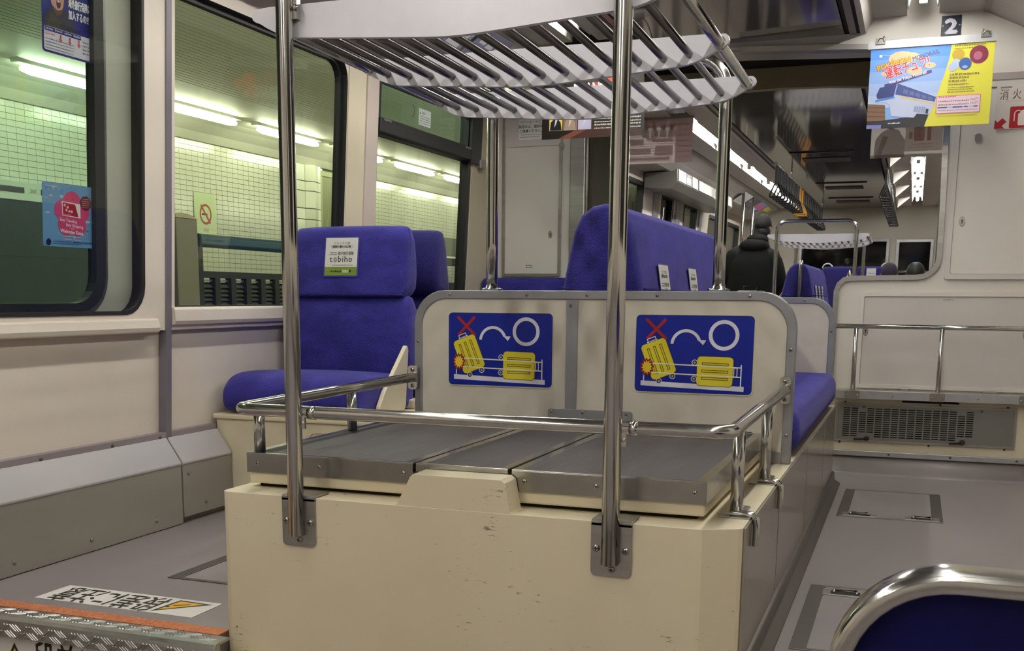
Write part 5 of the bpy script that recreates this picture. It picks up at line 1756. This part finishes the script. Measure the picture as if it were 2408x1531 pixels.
# overhead cabinet, ad frames and white ad sheets
t = thing('overhead_cabinet', 'white wedge-shaped overhead cabinet above the next car door', 'cabinet', (-2.0, 10.4, 1.65))
prof = [(-2.188, 1.655), (-1.965, 1.640), (-1.90, 1.70), (-1.905, 1.805), (-1.95, 1.782), (-2.185, 1.778)]
mb = MB(); mb.prism(prof, 'y', 9.35, 12.3); obj('body', mb, CEILG, t, bevel=.006)
for i, (y0, y1, m) in enumerate(((9.37, 9.41, WHITE2), (9.98, 10.22, WHITE2), (10.3, 11.15, CEILG), (11.25, 12.2, WHITE2))):
    mb = MB(); mb.prism([(-1.9005, 1.705), (-1.893, 1.705), (-1.897, 1.800), (-1.9035, 1.800)], 'y', y0, y1); obj('cover_panel', mb, m, t, bevel=.002)
O = Vector((-1.898, 9.42, 1.707))
a = Art(O, (0, 1, 0), (-.005, 0, .13), .003)
a.base([(0, 0), (.27, 0), (.27, .092), (0, .092)], 'd6d6e6'); a.rect(.02, .10, .06, .085, 'c0c8ea'); a.rect(.14, .24, .06, .085, '9aa4d0')
for r in range(3): a.fine(.03, .24, .015 + r * .016, .008, '8f93b4', 2, 150 + r)
a.done('paper_notice', t)
a = Art(Vector((-1.898, 9.70, 1.707)), (0, 1, 0), (-.005, 0, .13), .003)
a.base([(0, 0), (.24, 0), (.24, .092), (0, .092)], '4c464a'); a.rect(.03, .21, .02, .06, 'b9a8a2'); a.ring(.12, .05, .035, .006, 'd4c8c2', 2, 20, 0, 180)
a.done('dark_notice', t)
a = Art(Vector((-1.892, 11.4, 1.707)), (0, 1, 0), (-.005, 0, .13), .003)
a.base([(0, 0), (.5, 0), (.5, .085), (0, .085)], 'b6b6cc'); a.rect(.02, .48, .068, .08, '8a3030')
a.done('paper_notice', t)
for i, (y0, y1, cols) in enumerate(((12.5, 13.1, ('e2e0e4', ('c9c7cc', .1, .9, .1, .5))), (13.15, 13.75, ('5a5660', ('a8a4ac', .1, .4, .5, .9), ('77737c', .5, .9, .2, .5))),
                                    (13.8, 14.4, ('7c96c8', ('d8608a', .05, .95, .35, .8), ('efe6ea', .2, .5, .1, .3), ('4a5fa8', .6, .95, .05, .3))), (14.45, 15.0, ('8a8446', ('c7bf6a', .1, .9, .5, .9))))):
    lab = ('pale advert card on the left cove of the next car', 'dark grey advert card on the left cove of the next car', 'pink and blue advert card on the left cove of the next car', 'olive advert card on the left cove of the next car')[i]
    cove_ad(lab, y0, y1, cols)
for i in range(5):
    y = 8.3 + i * 1.45
    mb = MB(); mb.plate([[(-.255, 1.80), (-.135, 1.905), (-.105, 1.945), (-.255, 1.945)]], px(y), px(y + .004))
    tag(obj('ceiling_card', mb, WHITE), 'white three-cornered card hanging edge-on by the lamps, number %s from the gangway' % ('one', 'two', 'three', 'four', 'five')[i], 'card', 'white cards beside the right lamp row')

# straps
def strap(label, x, y, m, group):
    t = thing('hand_strap', label, 'strap', (x, y, 1.80), group)
    mb = MB(); mb.box(x - .012, x + .012, y - .018, y + .018, 1.655, 1.800); obj('belt', mb, m, t, bevel=.004)
    mb = MB()
    P = [(x - .010, y, 1.662), (x - .046, y, 1.576), (x - .048, y, 1.560), (x - .040, y, 1.552), (x + .040, y, 1.552), (x + .048, y, 1.560), (x + .046, y, 1.576), (x + .010, y, 1.662)]
    mb.tube(P, .0085, 8, closed=True); obj('handle', mb, m, t)
    return t
STB = mat('black_plastic', '131316', .3)
STO = mat('orange_plastic', 'c98a2e', .35)
s0 = strap('first black hand strap from the gangway in the left row of the next car', -1.10, 9.35, STB, 'black hand straps in the left row')
n = 1
for i in range(1, 22):
    if i in (9, 10):
        continue
    dup(s0, (0, i * .22, 0), '%s black hand strap from the gangway in the left row of the next car' % ORD[n])
    n += 1
for i in (9, 10):
    strap('orange hand strap in the left row of the next car, the %s of two' % ('nearer' if i == 9 else 'farther'), -1.10, 9.35 + i * .22, STO, 'orange hand straps')
s1 = dup(s0, (.80, 1.25, .075), 'first black hand strap from the gangway in the right row of the next car')
s1['group'] = 'black hand straps in the right row'
for i in range(1, 15):
    dup(s1, (0, i * .30, 0), '%s black hand strap from the gangway in the right row of the next car' % ORD[i])
for x, y0, y1, zz, side in ((-1.10, 9.25, 14.1, 1.803, 'left'), (-.30, 10.5, 15.0, 1.878, 'right')):
    t = thing('strap_bar', 'steel bar carrying the %s row of hand straps' % side, 'bar', (x, (y0 + y1) / 2, zz))
    mb = MB(); mb.tube([(x, y0, zz), (x, y1, zz)], .013, 8); obj('bar', mb, CHROME, t)
    for j in range(2):
        yy = y0 + 1.2 + j * (y1 - y0 - 1.26)
        mb = MB(); mb.tube([(x, yy, zz), (x, yy, 1.905)], .006, 8); obj('hanger', mb, CHROME, t)
for i, (xx, yy) in enumerate(((-1.86, 11.2), (-1.80, 12.4), (-1.78, 13.0))):
    mb = MB(); mb.tube([(xx, yy, -.26), (xx, yy, 1.86)], .016, 10)
    tag(obj('stanchion', mb, CHROME), 'upright steel pole near the left wall of the next car, number %s from the gangway' % ('one', 'two', 'three')[i], 'pole', 'poles along the next car wall')

# ------------------------------------------------------------------ people
def skin_body(name, joints, links, parent, m, sub=1):
    me = bpy.data.meshes.new(name)
    off = WL[parent.name]
    me.from_pydata([Vector(j[:3]) - off for j in joints], links, [])
    o = bpy.data.objects.new(name, me)
    COL.objects.link(o)
    o.parent = parent
    sk = o.modifiers.new('skin', 'SKIN')
    sk.use_smooth_shade = True
    for v, j in zip(me.skin_vertices[0].data, joints):
        v.radius = (j[3], j[4] if len(j) > 4 else j[3])
    me.skin_vertices[0].data[0].use_root = True
    s = o.modifiers.new('sub', 'SUBSURF')
    s.levels = s.render_levels = sub
    me.materials.append(m)
    return o
def ell(mb, c, r, n=16, k=9, m=0, squash=None):
    rings = []
    for i in range(1, k):
        a_ = math.pi * i / k
        rings.append([(c[0] + r[0] * math.sin(a_) * math.cos(2 * math.pi * j / n), c[1] + r[1] * math.sin(a_) * math.sin(2 * math.pi * j / n), c[2] - r[2] * math.cos(a_)) for j in range(n)])
    mb.loft(rings)
COAT = mat('black_coat', '08090b', .85, spec=.25, c2='0c0e10', scale=12, bump=.15, bscale=40)
TROU = mat('dark_trousers', '16171c', .85)
SKIN = mat('skin', 'c99b80', .5)
HAIR = mat('black_hair', '0e0d0e', .6)
KNIT = mat('black_knit_cap', '16171a', .9, bump=.4, bscale=200)
p = thing('person', 'person in a black hooded coat and black cap standing in the left aisle, back turned', 'person', (-1.59, 11.75, -.26))
px_, py_, zz = -1.59, 11.75, -.26
J = [(px_, py_, zz + .94, .165, .12), (px_, py_ + .01, zz + 1.15, .165, .12), (px_ + .01, py_ + .02, zz + 1.36, .185, .125), (px_ + .03, py_ + .05, zz + 1.48, .075, .075), (px_ + .055, py_ + .08, zz + 1.58, .062, .07), (px_ + .07, py_ + .10, zz + 1.66, .072, .082), (px_ + .072, py_ + .095, zz + 1.735, .06, .07),
     (px_ - .185, py_, zz + 1.39, .075), (px_ - .245, py_ - .01, zz + 1.14, .062), (px_ - .20, py_ + .16, zz + .95, .048), (px_ - .18, py_ + .24, zz + .93, .036),
     (px_ + .195, py_, zz + 1.37, .075), (px_ + .255, py_ + .0, zz + 1.12, .062), (px_ + .20, py_ + .20, zz + 1.0, .048), (px_ + .17, py_ + .28, zz + 1.0, .036),
     (px_ - .09, py_, zz + .84, .098), (px_ - .10, py_ + .02, zz + .48, .068), (px_ - .10, py_ - .02, zz + .09, .050), (px_ - .11, py_ + .12, zz + .045, .042),
     (px_ + .09, py_, zz + .84, .098), (px_ + .10, py_ + .02, zz + .48, .068), (px_ + .10, py_ - .02, zz + .09, .050), (px_ + .11, py_ + .12, zz + .045, .042)]
E_ = [(0, 1), (1, 2), (2, 3), (3, 4), (4, 5), (5, 6), (2, 7), (7, 8), (8, 9), (9, 10), (2, 11), (11, 12), (12, 13), (13, 14), (0, 15), (15, 16), (16, 17), (17, 18), (0, 19), (19, 20), (20, 21), (21, 22)]
skin_body('body', J, E_, p, TROU, 2)
# coat: a shell of rings over the trunk, sleeves over the arms
rings = []
for z, cx, cy, rx, ry in ((.70, 0, 0, .245, .185), (.90, 0, 0, .25, .19), (1.10, 0, .005, .245, .18), (1.26, .0, .01, .245, .178), (1.35, .005, .015, .222, .16), (1.41, .015, .022, .18, .14), (1.46, .03, .04, .135, .125), (1.51, .045, .06, .10, .105), (1.55, .055, .075, .085, .092)):
    rings.append([(px_ + cx + rx * (abs(math.cos(q)) ** .8) * (1 if math.cos(q) >= 0 else -1), py_ + cy + ry * math.sin(q), zz + z) for q in [2 * math.pi * j / 24 for j in range(24)]])
mb = MB(); mb.loft(rings); obj('coat', mb, COAT, p, subsurf=1)
for s, A, B, C_ in ((-1, (-.195, 0, 1.375), (-.262, -.012, 1.13), (-.20, .17, .955)), (1, (.205, 0, 1.36), (.275, 0, 1.11), (.20, .21, 1.0))):
    mb = MB(); mb.tube([(px_ + q[0], py_ + q[1], zz + q[2]) for q in ((A[0] * .55, .01, A[2] + .005), A, ((A[0] + B[0]) / 2 - .0, 0, (A[2] + B[2]) / 2), B, ((B[0] + C_[0]) / 2, (B[1] + C_[1]) / 2, (B[2] + C_[2]) / 2), C_)], [.085, .098, .092, .082, .072, .062], 14)
    obj('sleeve', mb, COAT, p, subsurf=1)
    # hand with five fingers
    hx, hy, hz = px_ + C_[0] * .93, py_ + C_[1] + .07, zz + C_[2] - .005
    mb = MB(); ell(mb, (hx, hy, hz), (.030, .048, .016), 12, 7)
    for f in range(4):
        fx = hx - .022 + f * .0148
        L_ = (.060, .070, .066, .052)[f]
        mb.tube([(fx, hy + .030, hz), (fx, hy + .03 + L_ * .5, hz - .004), (fx, hy + .03 + L_ * .85, hz - .022), (fx, hy + .03 + L_ * .8, hz - .042)], [.0085, .008, .007, .0055], 8)
    mb.tube([(hx - s * .024, hy - .01, hz), (hx - s * .046, hy + .018, hz - .01), (hx - s * .048, hy + .044, hz - .022)], [.010, .009, .007], 8)
    obj('hand', mb, SKIN, p)
# head with face turned away to the right, cap, hood
hc = Vector((px_ + .085, py_ + .115, zz + 1.655))
mb = MB(); ell(mb, hc, (.074, .094, .115), 18, 12)
obj('head', mb, SKIN, p)
fd = Vector((.55, .83, -.12)).normalized()
mb = MB(); ell(mb, hc + fd * .092 + Vector((0, 0, -.012)), (.014, .016, .02), 8, 6); obj('nose', mb, SKIN, p)
mb = MB(); q = hc + fd * .088 + Vector((0, 0, -.058)); sd = fd.cross(Vector((0, 0, 1))).normalized(); mb.tube([q - sd * .022, q + fd * .004, q + sd * .022], .006, 6); obj('mouth', mb, mat('lips', '9a5f55', .5), p)
for s in (-1, 1):
    mb = MB(); ell(mb, hc + fd * .078 + sd * s * .030 + Vector((0, 0, .018)), (.010, .010, .007), 8, 6); obj('eye', mb, mat('eye_dark', '20160f', .2), p)
    mb = MB(); ell(mb, hc + sd * s * .076 + Vector((0, 0, -.005)), (.012, .018, .030), 8, 6); obj('ear', mb, SKIN, p)
rings = []
for i in range(9):
    a_ = math.radians(i * 11.5)
    rings.append([(hc.x + .084 * math.cos(a_) * math.cos(2 * math.pi * j / 20) - .004, hc.y - .012 + .104 * math.cos(a_) * math.sin(2 * math.pi * j / 20), hc.z + .010 + .118 * math.sin(a_) + (.02 if i == 0 else 0) * math.sin(2 * math.pi * j / 20)) for j in range(20)])
mb = MB(); mb.loft(rings); obj('cap', mb, KNIT, p)
mb = MB(); ell(mb, hc + Vector((-.004, -.03, -.045)), (.076, .078, .075), 16, 9); obj('hair', mb, HAIR, p)
mb = MB()
ell(mb, (px_ + .020, py_ - .035, zz + 1.465), (.150, .115, .075), 20, 10)
ell(mb, (px_ + .045, py_ + .005, zz + 1.525), (.112, .105, .062), 18, 9)
obj('hood', mb, COAT, p, subsurf=1)

p.scale = (1.03, 1.03, 1.045)
def seated(label, x, y, coatm, hairm, lean):
    p = thing('person', label, 'person', (x, y, -.26))
    z = -.26
    J = [(x, y, z + .50, .15, .12), (x, y - .02, z + .75, .15, .11), (x + lean * .3, y, z + .98, .165, .11), (x + lean * .5, y + .03, z + 1.09, .06), (x + lean * .7, y + .05, z + 1.17, .065, .07), (x + lean * .8, y + .06, z + 1.26, .07, .08),
         (x - .18, y, z + 1.0, .068), (x - .22, y + .05, z + .76, .055), (x - .12, y + .24, z + .68, .042), (x + .18, y, z + 1.0, .068), (x + .22, y + .05, z + .76, .055), (x + .12, y + .24, z + .68, .042),
         (x - .10, y + .10, z + .50, .09), (x - .11, y + .45, z + .50, .07), (x - .11, y + .47, z + .08, .048), (x - .11, y + .58, z + .045, .04), (x + .10, y + .10, z + .50, .09), (x + .11, y + .45, z + .50, .07), (x + .11, y + .47, z + .08, .048), (x + .11, y + .58, z + .045, .04)]
    L = [(0, 1), (1, 2), (2, 3), (3, 4), (4, 5), (2, 6), (6, 7), (7, 8), (2, 9), (9, 10), (10, 11), (0, 12), (12, 13), (13, 14), (14, 15), (0, 16), (16, 17), (17, 18), (18, 19)]
    skin_body('body', J, L, p, coatm, 2)
    h = Vector((x + lean * .8, y + .06, z + 1.255))
    mb = MB(); ell(mb, h, (.072, .09, .108), 14, 10); obj('head', mb, SKIN, p)
    mb = MB(); ell(mb, h + Vector((0, .092, -.01)), (.012, .016, .018), 8, 6); obj('nose', mb, SKIN, p)
    for s in (-1, 1):
        mb = MB(); ell(mb, h + Vector((s * .074, 0, -.005)), (.010, .016, .026), 8, 6); obj('ear', mb, SKIN, p)
        mb = MB(); ell(mb, h + Vector((s * .028, .080, .015)), (.008, .008, .006), 8, 6); obj('eye', mb, MATS['eye_dark'], p)
        mb = MB(); c = Vector((x + s * .12, y + .27, z + .68)); ell(mb, c, (.028, .045, .018), 10, 6)
        for f in range(4):
            mb.tube([c + Vector((-.02 + f * .013, .03, 0)), c + Vector((-.02 + f * .013, .065, -.006)), c + Vector((-.02 + f * .013, .08, -.028))], [.008, .0075, .006], 6)
        mb.tube([c + Vector((-s * .022, -.005, 0)), c + Vector((-s * .04, .02, -.008)), c + Vector((-s * .04, .04, -.018))], [.009, .008, .006], 6)
        obj('hand', mb, SKIN, p)
    mb = MB(); ell(mb, h + Vector((0, -.016, .018)), (.082, .092, .108), 16, 10); obj('hair', mb, hairm, p)
    return p
GREYC = mat('grey_coat', '6a6a6c', .8)
PURP = mat('dark_plum_coat', '231a2e', .8)
q = seated('seated person in a dark hood at the far end, only the crown showing', -.255, 12.05, PURP, PURP, 0.0)
q.scale = (1, 1, .995)
q = seated('seated person in grey with black hair, nearer than the hooded one', -.03, 10.75, GREYC, HAIR, .03)
q.scale = (1, 1, .97)
for xx, yy, lab in ((-.255, 12.05, 'far'), (-.03, 10.75, 'near')):
    mb = MB(); mb.pillow(xx - .22, xx + .22, yy - .20, yy + .26, .03, .125, .03, 3)
    t = thing('low_stool', 'blue stool carrying the %s of the two seated people in the next car' % lab, 'stool', (xx, yy, -.26))
    obj('seat_cushion', mb, BLUED, t)
    mb = MB(); mb.box(xx - .18, xx + .18, yy - .15, yy + .2, -.26, .03); obj('base', mb, CREAM2, t)
mb = MB(); mb.pillow(-1.24, -1.02, 8.28, 8.44, .60, .80, .03, 4); mb.tube([(-1.18, 8.36, .79), (-1.18, 8.36, .83), (-1.08, 8.36, .83), (-1.08, 8.36, .79)], .008, 6)
mb2 = MB()
t = thing('travel_bag', 'small black bag with handle on a stand beside the person in the black coat', 'bag', (-1.13, 8.36, -.26))
obj('bag_body', mb, STB, t)
mb = MB(); mb.box(-1.23, -1.03, 8.29, 8.43, -.26, .605); obj('lower_case', mb, STB, t, bevel=.02)

# ================================================================== STATION BEYOND THE WINDOWS
XT = -7.0
mb = MB(); mb.box(XT - .25, XT - .012, 3.5, 24.0, -.2, 2.302)
wt = struct('wall_platform', mb, GROUT)
def tile_mesh():
    mb = MB(); mb.box(-.010, .004, 0, .1000, 0, .0468)
    me = bpy.data.meshes.new('wall_tile')
    me.from_pydata(mb.v, [], mb.f)
    me.materials.append(TILEM)
    me.update()
    return me
TM = tile_mesh()
def put_tile(i, j):
    o = bpy.data.objects.new('wall_tile', TM)
    COL.objects.link(o)
    o.parent = wt
    o.location = (XT - .001, 5.2 + i * .1036, 2.2500 - j * .0505)
near, rest = [], []
for i in range(0, 64):
    for j in range(0, 24):
        y = 5.2 + i * .1036
        z = 2.25 - j * .0505
        vis = (6.9 < y < 8.62 and j < 14 and z > 1.45)
        vis2 = 9.42 < y < 10.2 and j < 12
        (near if vis or vis2 else rest).append((i, j))
near = near[:300]
for q in near:
    put_tile(*q)
mb = MB()
done_ = set(near)
for i in range(0, 130):
    for j in range(0, 34):
        if (i, j) in done_ or (i > 63 and 12.37 < 5.2 + i * .1036 < 13.2):
            continue
        y, z = 5.2 + i * .1036, 2.25 - j * .0505
        mb.add([(XT + .003, y, z), (XT + .003, y + .1, z), (XT + .003, y + .1, z + .0468), (XT + .003, y, z + .0468)], [(0, 1, 2, 3)])
o = obj('wall_tiles', mb, TILEM, wt)
o['kind'] = 'stuff'
mb = MB(); mb.box(XT - .2, -2.9, 2.0, 24.0, 2.455, 2.6)
struct('ceiling', mb, STCEIL)
mb = MB(); mb.prism([(XT - .012, 2.302), (XT + .03, 2.302), (XT + .12, 2.37), (XT + .28, 2.43), (XT + .42, 2.455), (XT - .012, 2.455)], 'y', 3.0, 24.0)
struct('trim_14', mb, STCEIL)
mb = MB()
for i in range(44):
    x = -3.0 - i * .062
    mb.box(x - .0015, x + .0015, 2.0, 24.0, 2.4542, 2.4555)
struct('trim_15', mb, mat('board_joint', '9b9b84', .8))
mb = MB(); mb.box(XT - .2, -2.75, 2.0, 24.0, -.35, -.25)
struct('floor_platform', mb, STFLOOR)
mb = MB(); mb.box(XT - .2, -2.5, 24.0, 24.1, -.35, 2.75); struct('wall_platform', mb, STCEIL)
mb = MB(); mb.box(XT - .2, -2.5, 1.9, 2.0, -.35, 2.75); struct('wall_platform', mb, STDARK)
# tube lamps over the platform
L0 = None
for i in range(9):
    y = 5.73 + i * 1.595 - (.0)
    lab = 'bright tube lamp over the platform beyond the windows, number %s from the left' % ('one', 'two', 'three', 'four', 'five', 'six', 'seven', 'eight', 'nine')[i]
    if L0 is None:
        t = thing('platform_lamp', lab, 'lamp', (-6.3, y, 2.42), 'platform tube lamps')
        mb = MB(); mb.prism([(-6.345, 2.455), (-6.335, 2.430), (-6.265, 2.430), (-6.255, 2.455)], 'y', y - .66, y + .66); obj('housing', mb, STCEIL, t)
        mb = MB(); mb.tube([(-6.3, y - .60, 2.395), (-6.3, y - .5, 2.395), (-6.3, y + .5, 2.395), (-6.3, y + .60, 2.395)], [.018, .032, .032, .018], 10); obj('tube', mb, TUBES, t)
        L0 = t
        y00 = y
    else:
        dup(L0, (0, y - y00, 0), lab)
t = thing('platform_fill_row', 'added row of unseen fill tubes over the near platform edge, above the train windows', 'lamp', (-3.05, 8, 2.18))  # added fill light, out of view, brightening the station ceiling and screens
for i in range(13):
    y = 3.0 + i * 1.35
    mb = MB(); mb.tube([(-3.05, y - .6, 2.18), (-3.05, y + .6, 2.18)], .025, 8); obj('tube', mb, TUBES, t)
# platform fence with louvred panels, pillar and dark screen
t = thing('platform_fence', 'charcoal platform fence with a teal top rail and louvred panels outside', 'fence', (-5.0, 9.0, -.25))
mb = MB(); mb.prism([(-5.05, 1.105), (-4.98, 1.095), (-4.955, 1.12), (-4.96, 1.175), (-4.985, 1.196), (-5.05, 1.198)], 'y', 7.0, 8.30); obj('top_rail', mb, FENCEB, t, bevel=.006)
mb = MB(); mb.box(-5.03, -4.98, 7.0, 8.30, .872, .922); obj('middle_rail', mb, FENCED, t, bevel=.003)
for k in range(7):
    y = 7.0 + k * .212
    mb = MB(); mb.box(-5.03, -4.975, y - .034, y + .034, -.25, .875 if 0 < k < 6 else 1.10); obj('post', mb, FENCED, t, bevel=.003)
    if k < 6:
        mb = MB(); mb.box(-5.02, -5.0, y + .036, y + .176, .845, .860); obj('cap_strip', mb, ALU, t)
        mb = MB(); mb.box(-5.032, -5.024, y + .03, y + .182, -.25, .84); obj('back_panel', mb, FENCED, t)
        for j in range(26):
            z = .82 - j * .033
            mb = MB(); mb.prism([(-5.022, z), (-5.000, z - .022), (-4.997, z - .018), (-5.019, z + .004)], 'y', y + .036, y + .176); obj('louvre_slat', mb, FENCEG, t)
t = thing('platform_pillar', 'taupe round-topped end pillar of the platform screen, seen in the second window', 'pillar', (-5.0, 6.83, -.25))
mb = MB(); mb.box(-5.10, -4.96, 6.70, 6.955, -.25, 1.29); obj('shaft', mb, PILLARM, t, bevel=.006)
mb = MB(); mb.prism([(6.695, 1.292)] + [(6.695 + .265 * k / 8, 1.292 + .035 * math.sin(math.pi * (.25 + .75 * k / 8))) for k in range(9)] + [(6.96, 1.292)], 'x', -5.105, -4.955); obj('cap', mb, CREAM2, t)
t = thing('platform_screen', 'dark green platform screen with a white and navy top band, behind the door glass', 'screen', (-5.0, 4.9, -.25))
mb = MB(); mb.box(-5.06, -5.0, 2.3, 6.68, -.25, 1.30); obj('panel', mb, STDARK, t)
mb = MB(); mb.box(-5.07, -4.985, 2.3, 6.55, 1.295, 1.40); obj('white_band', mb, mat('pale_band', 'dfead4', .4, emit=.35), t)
mb = MB(); mb.box(-4.9845, -4.978, 2.3, 5.28, 1.335, 1.368); mb.box(-4.9845, -4.978, 5.42, 6.55, 1.335, 1.368); obj('navy_stripe', mb, mat('navy_band', '3b4b60', .4), t)
a = Art((-4.9775, 5.30, 1.335), (0, 1, 0), (0, 0, 1), .001); a.poly([(0, 0), (.03, .012), (.02, .033), (.05, .026), (.08, .033), (.072, .012), (.10, 0), (.05, .008)], 'dfead4', 1); a.done('star_mark', t)
t = thing('far_screen', 'grey station screen with a white line outside the third window', 'screen', (-5.0, 13, -.25))
mb = MB(); mb.box(-5.06, -5.0, 11.0, 15.5, 1.195, 1.40); obj('panel', mb, mat('grey_green_screen', '7f8a78', .4), t)
mb = MB(); mb.box(-5.06, -4.99, 11.0, 15.5, 1.175, 1.192); obj('white_line', mb, mat('pale_band', 'dfead4', .4), t)
mb = MB(); mb.box(-5.06, -5.0, 11.0, 15.5, 1.09, 1.173); obj('dark_rail', mb, FENCED, t)
mb = MB(); mb.box(-5.06, -5.0, 11.0, 15.5, -.25, .90); obj('base', mb, FENCED, t)
for yy in (11.05, 13.2, 15.4):
    mb = MB(); mb.box(-5.055, -5.005, yy - .03, yy + .03, .90, 1.09); obj('post', mb, FENCED, t)
# no smoking notice
a = Art((XT + .0105, 9.755, 1.33), (0, 1, 0), (0, 0, 1), .002)
a.base([(0, 0), (.385, 0), (.385, .462), (0, .462)], 'd3e2b8')
a.line((.115, .335), (.275, .155), .026, 'b0584a', 3)
a.ring(.195, .245, .105, .024, 'b0584a', 4, 32)
a.rect(.125, .225, .236, .252, '3c3f34', 2)
a.rect(.230, .240, .236, .252, '8a8a72', 2)
a.line((.235, .258), (.245, .300), .006, 'a4a88c', 2)
a.text('禁煙', .195, .060, .036, 'a98a80', 2, align='c')
a.text('No Smoking', .195, .025, .018, '8a9a90', 2, align='c')
tag(a.done('no_smoking_sign'), 'pale no smoking notice on the tiled station wall', 'sign')
# rounded column and door recess in the tiled wall
t = thing('tiled_column', 'rounded column of large glossy tiles on the station wall', 'column', (XT, 12.1, .2))
zs = (2.298, 2.10, 1.985, 1.78, 1.65, 1.45, 1.30)
for r in range(6):
    for k, (y0, y1, x0, x1) in enumerate(((11.72, 11.92, XT + .06, XT + .06), (11.925, 12.16, XT + .062, XT + .10), (12.165, 12.30, XT + .10, XT + .02))):
        z1, z0 = zs[r] - .004, zs[r + 1] + .004
        mb = MB(); mb.prism([(XT - .01, y0), (x0, y0), (max(x0, x1) + (.03 if k == 1 else 0), (y0 + y1) / 2), (x1, y1), (XT - .01, y1)], 'z', z0, z1); obj('column_tile', mb, TILEM, t, bevel=.004)
t = thing('service_door', 'plain grey-green service door in the station wall beside the tiled column', 'door', (XT, 12.8, .2))
mb = MB(); mb.box(XT - .01, XT + .012, 12.40, 13.12, .3, 2.21); obj('leaf', mb, mat('service_door_olive', '868a66', .5, c2='7e825f', scale=2), t)
mb = MB(); mb.plate([R4(12.34, 13.18, .25, 2.27), R4(12.40, 13.12, .3, 2.21)], lambda y, z: (XT + .03, y, z), lambda y, z: (XT - .01, y, z)); obj('frame', mb, mat('door_frame_olive', 'a3a880', .5), t)
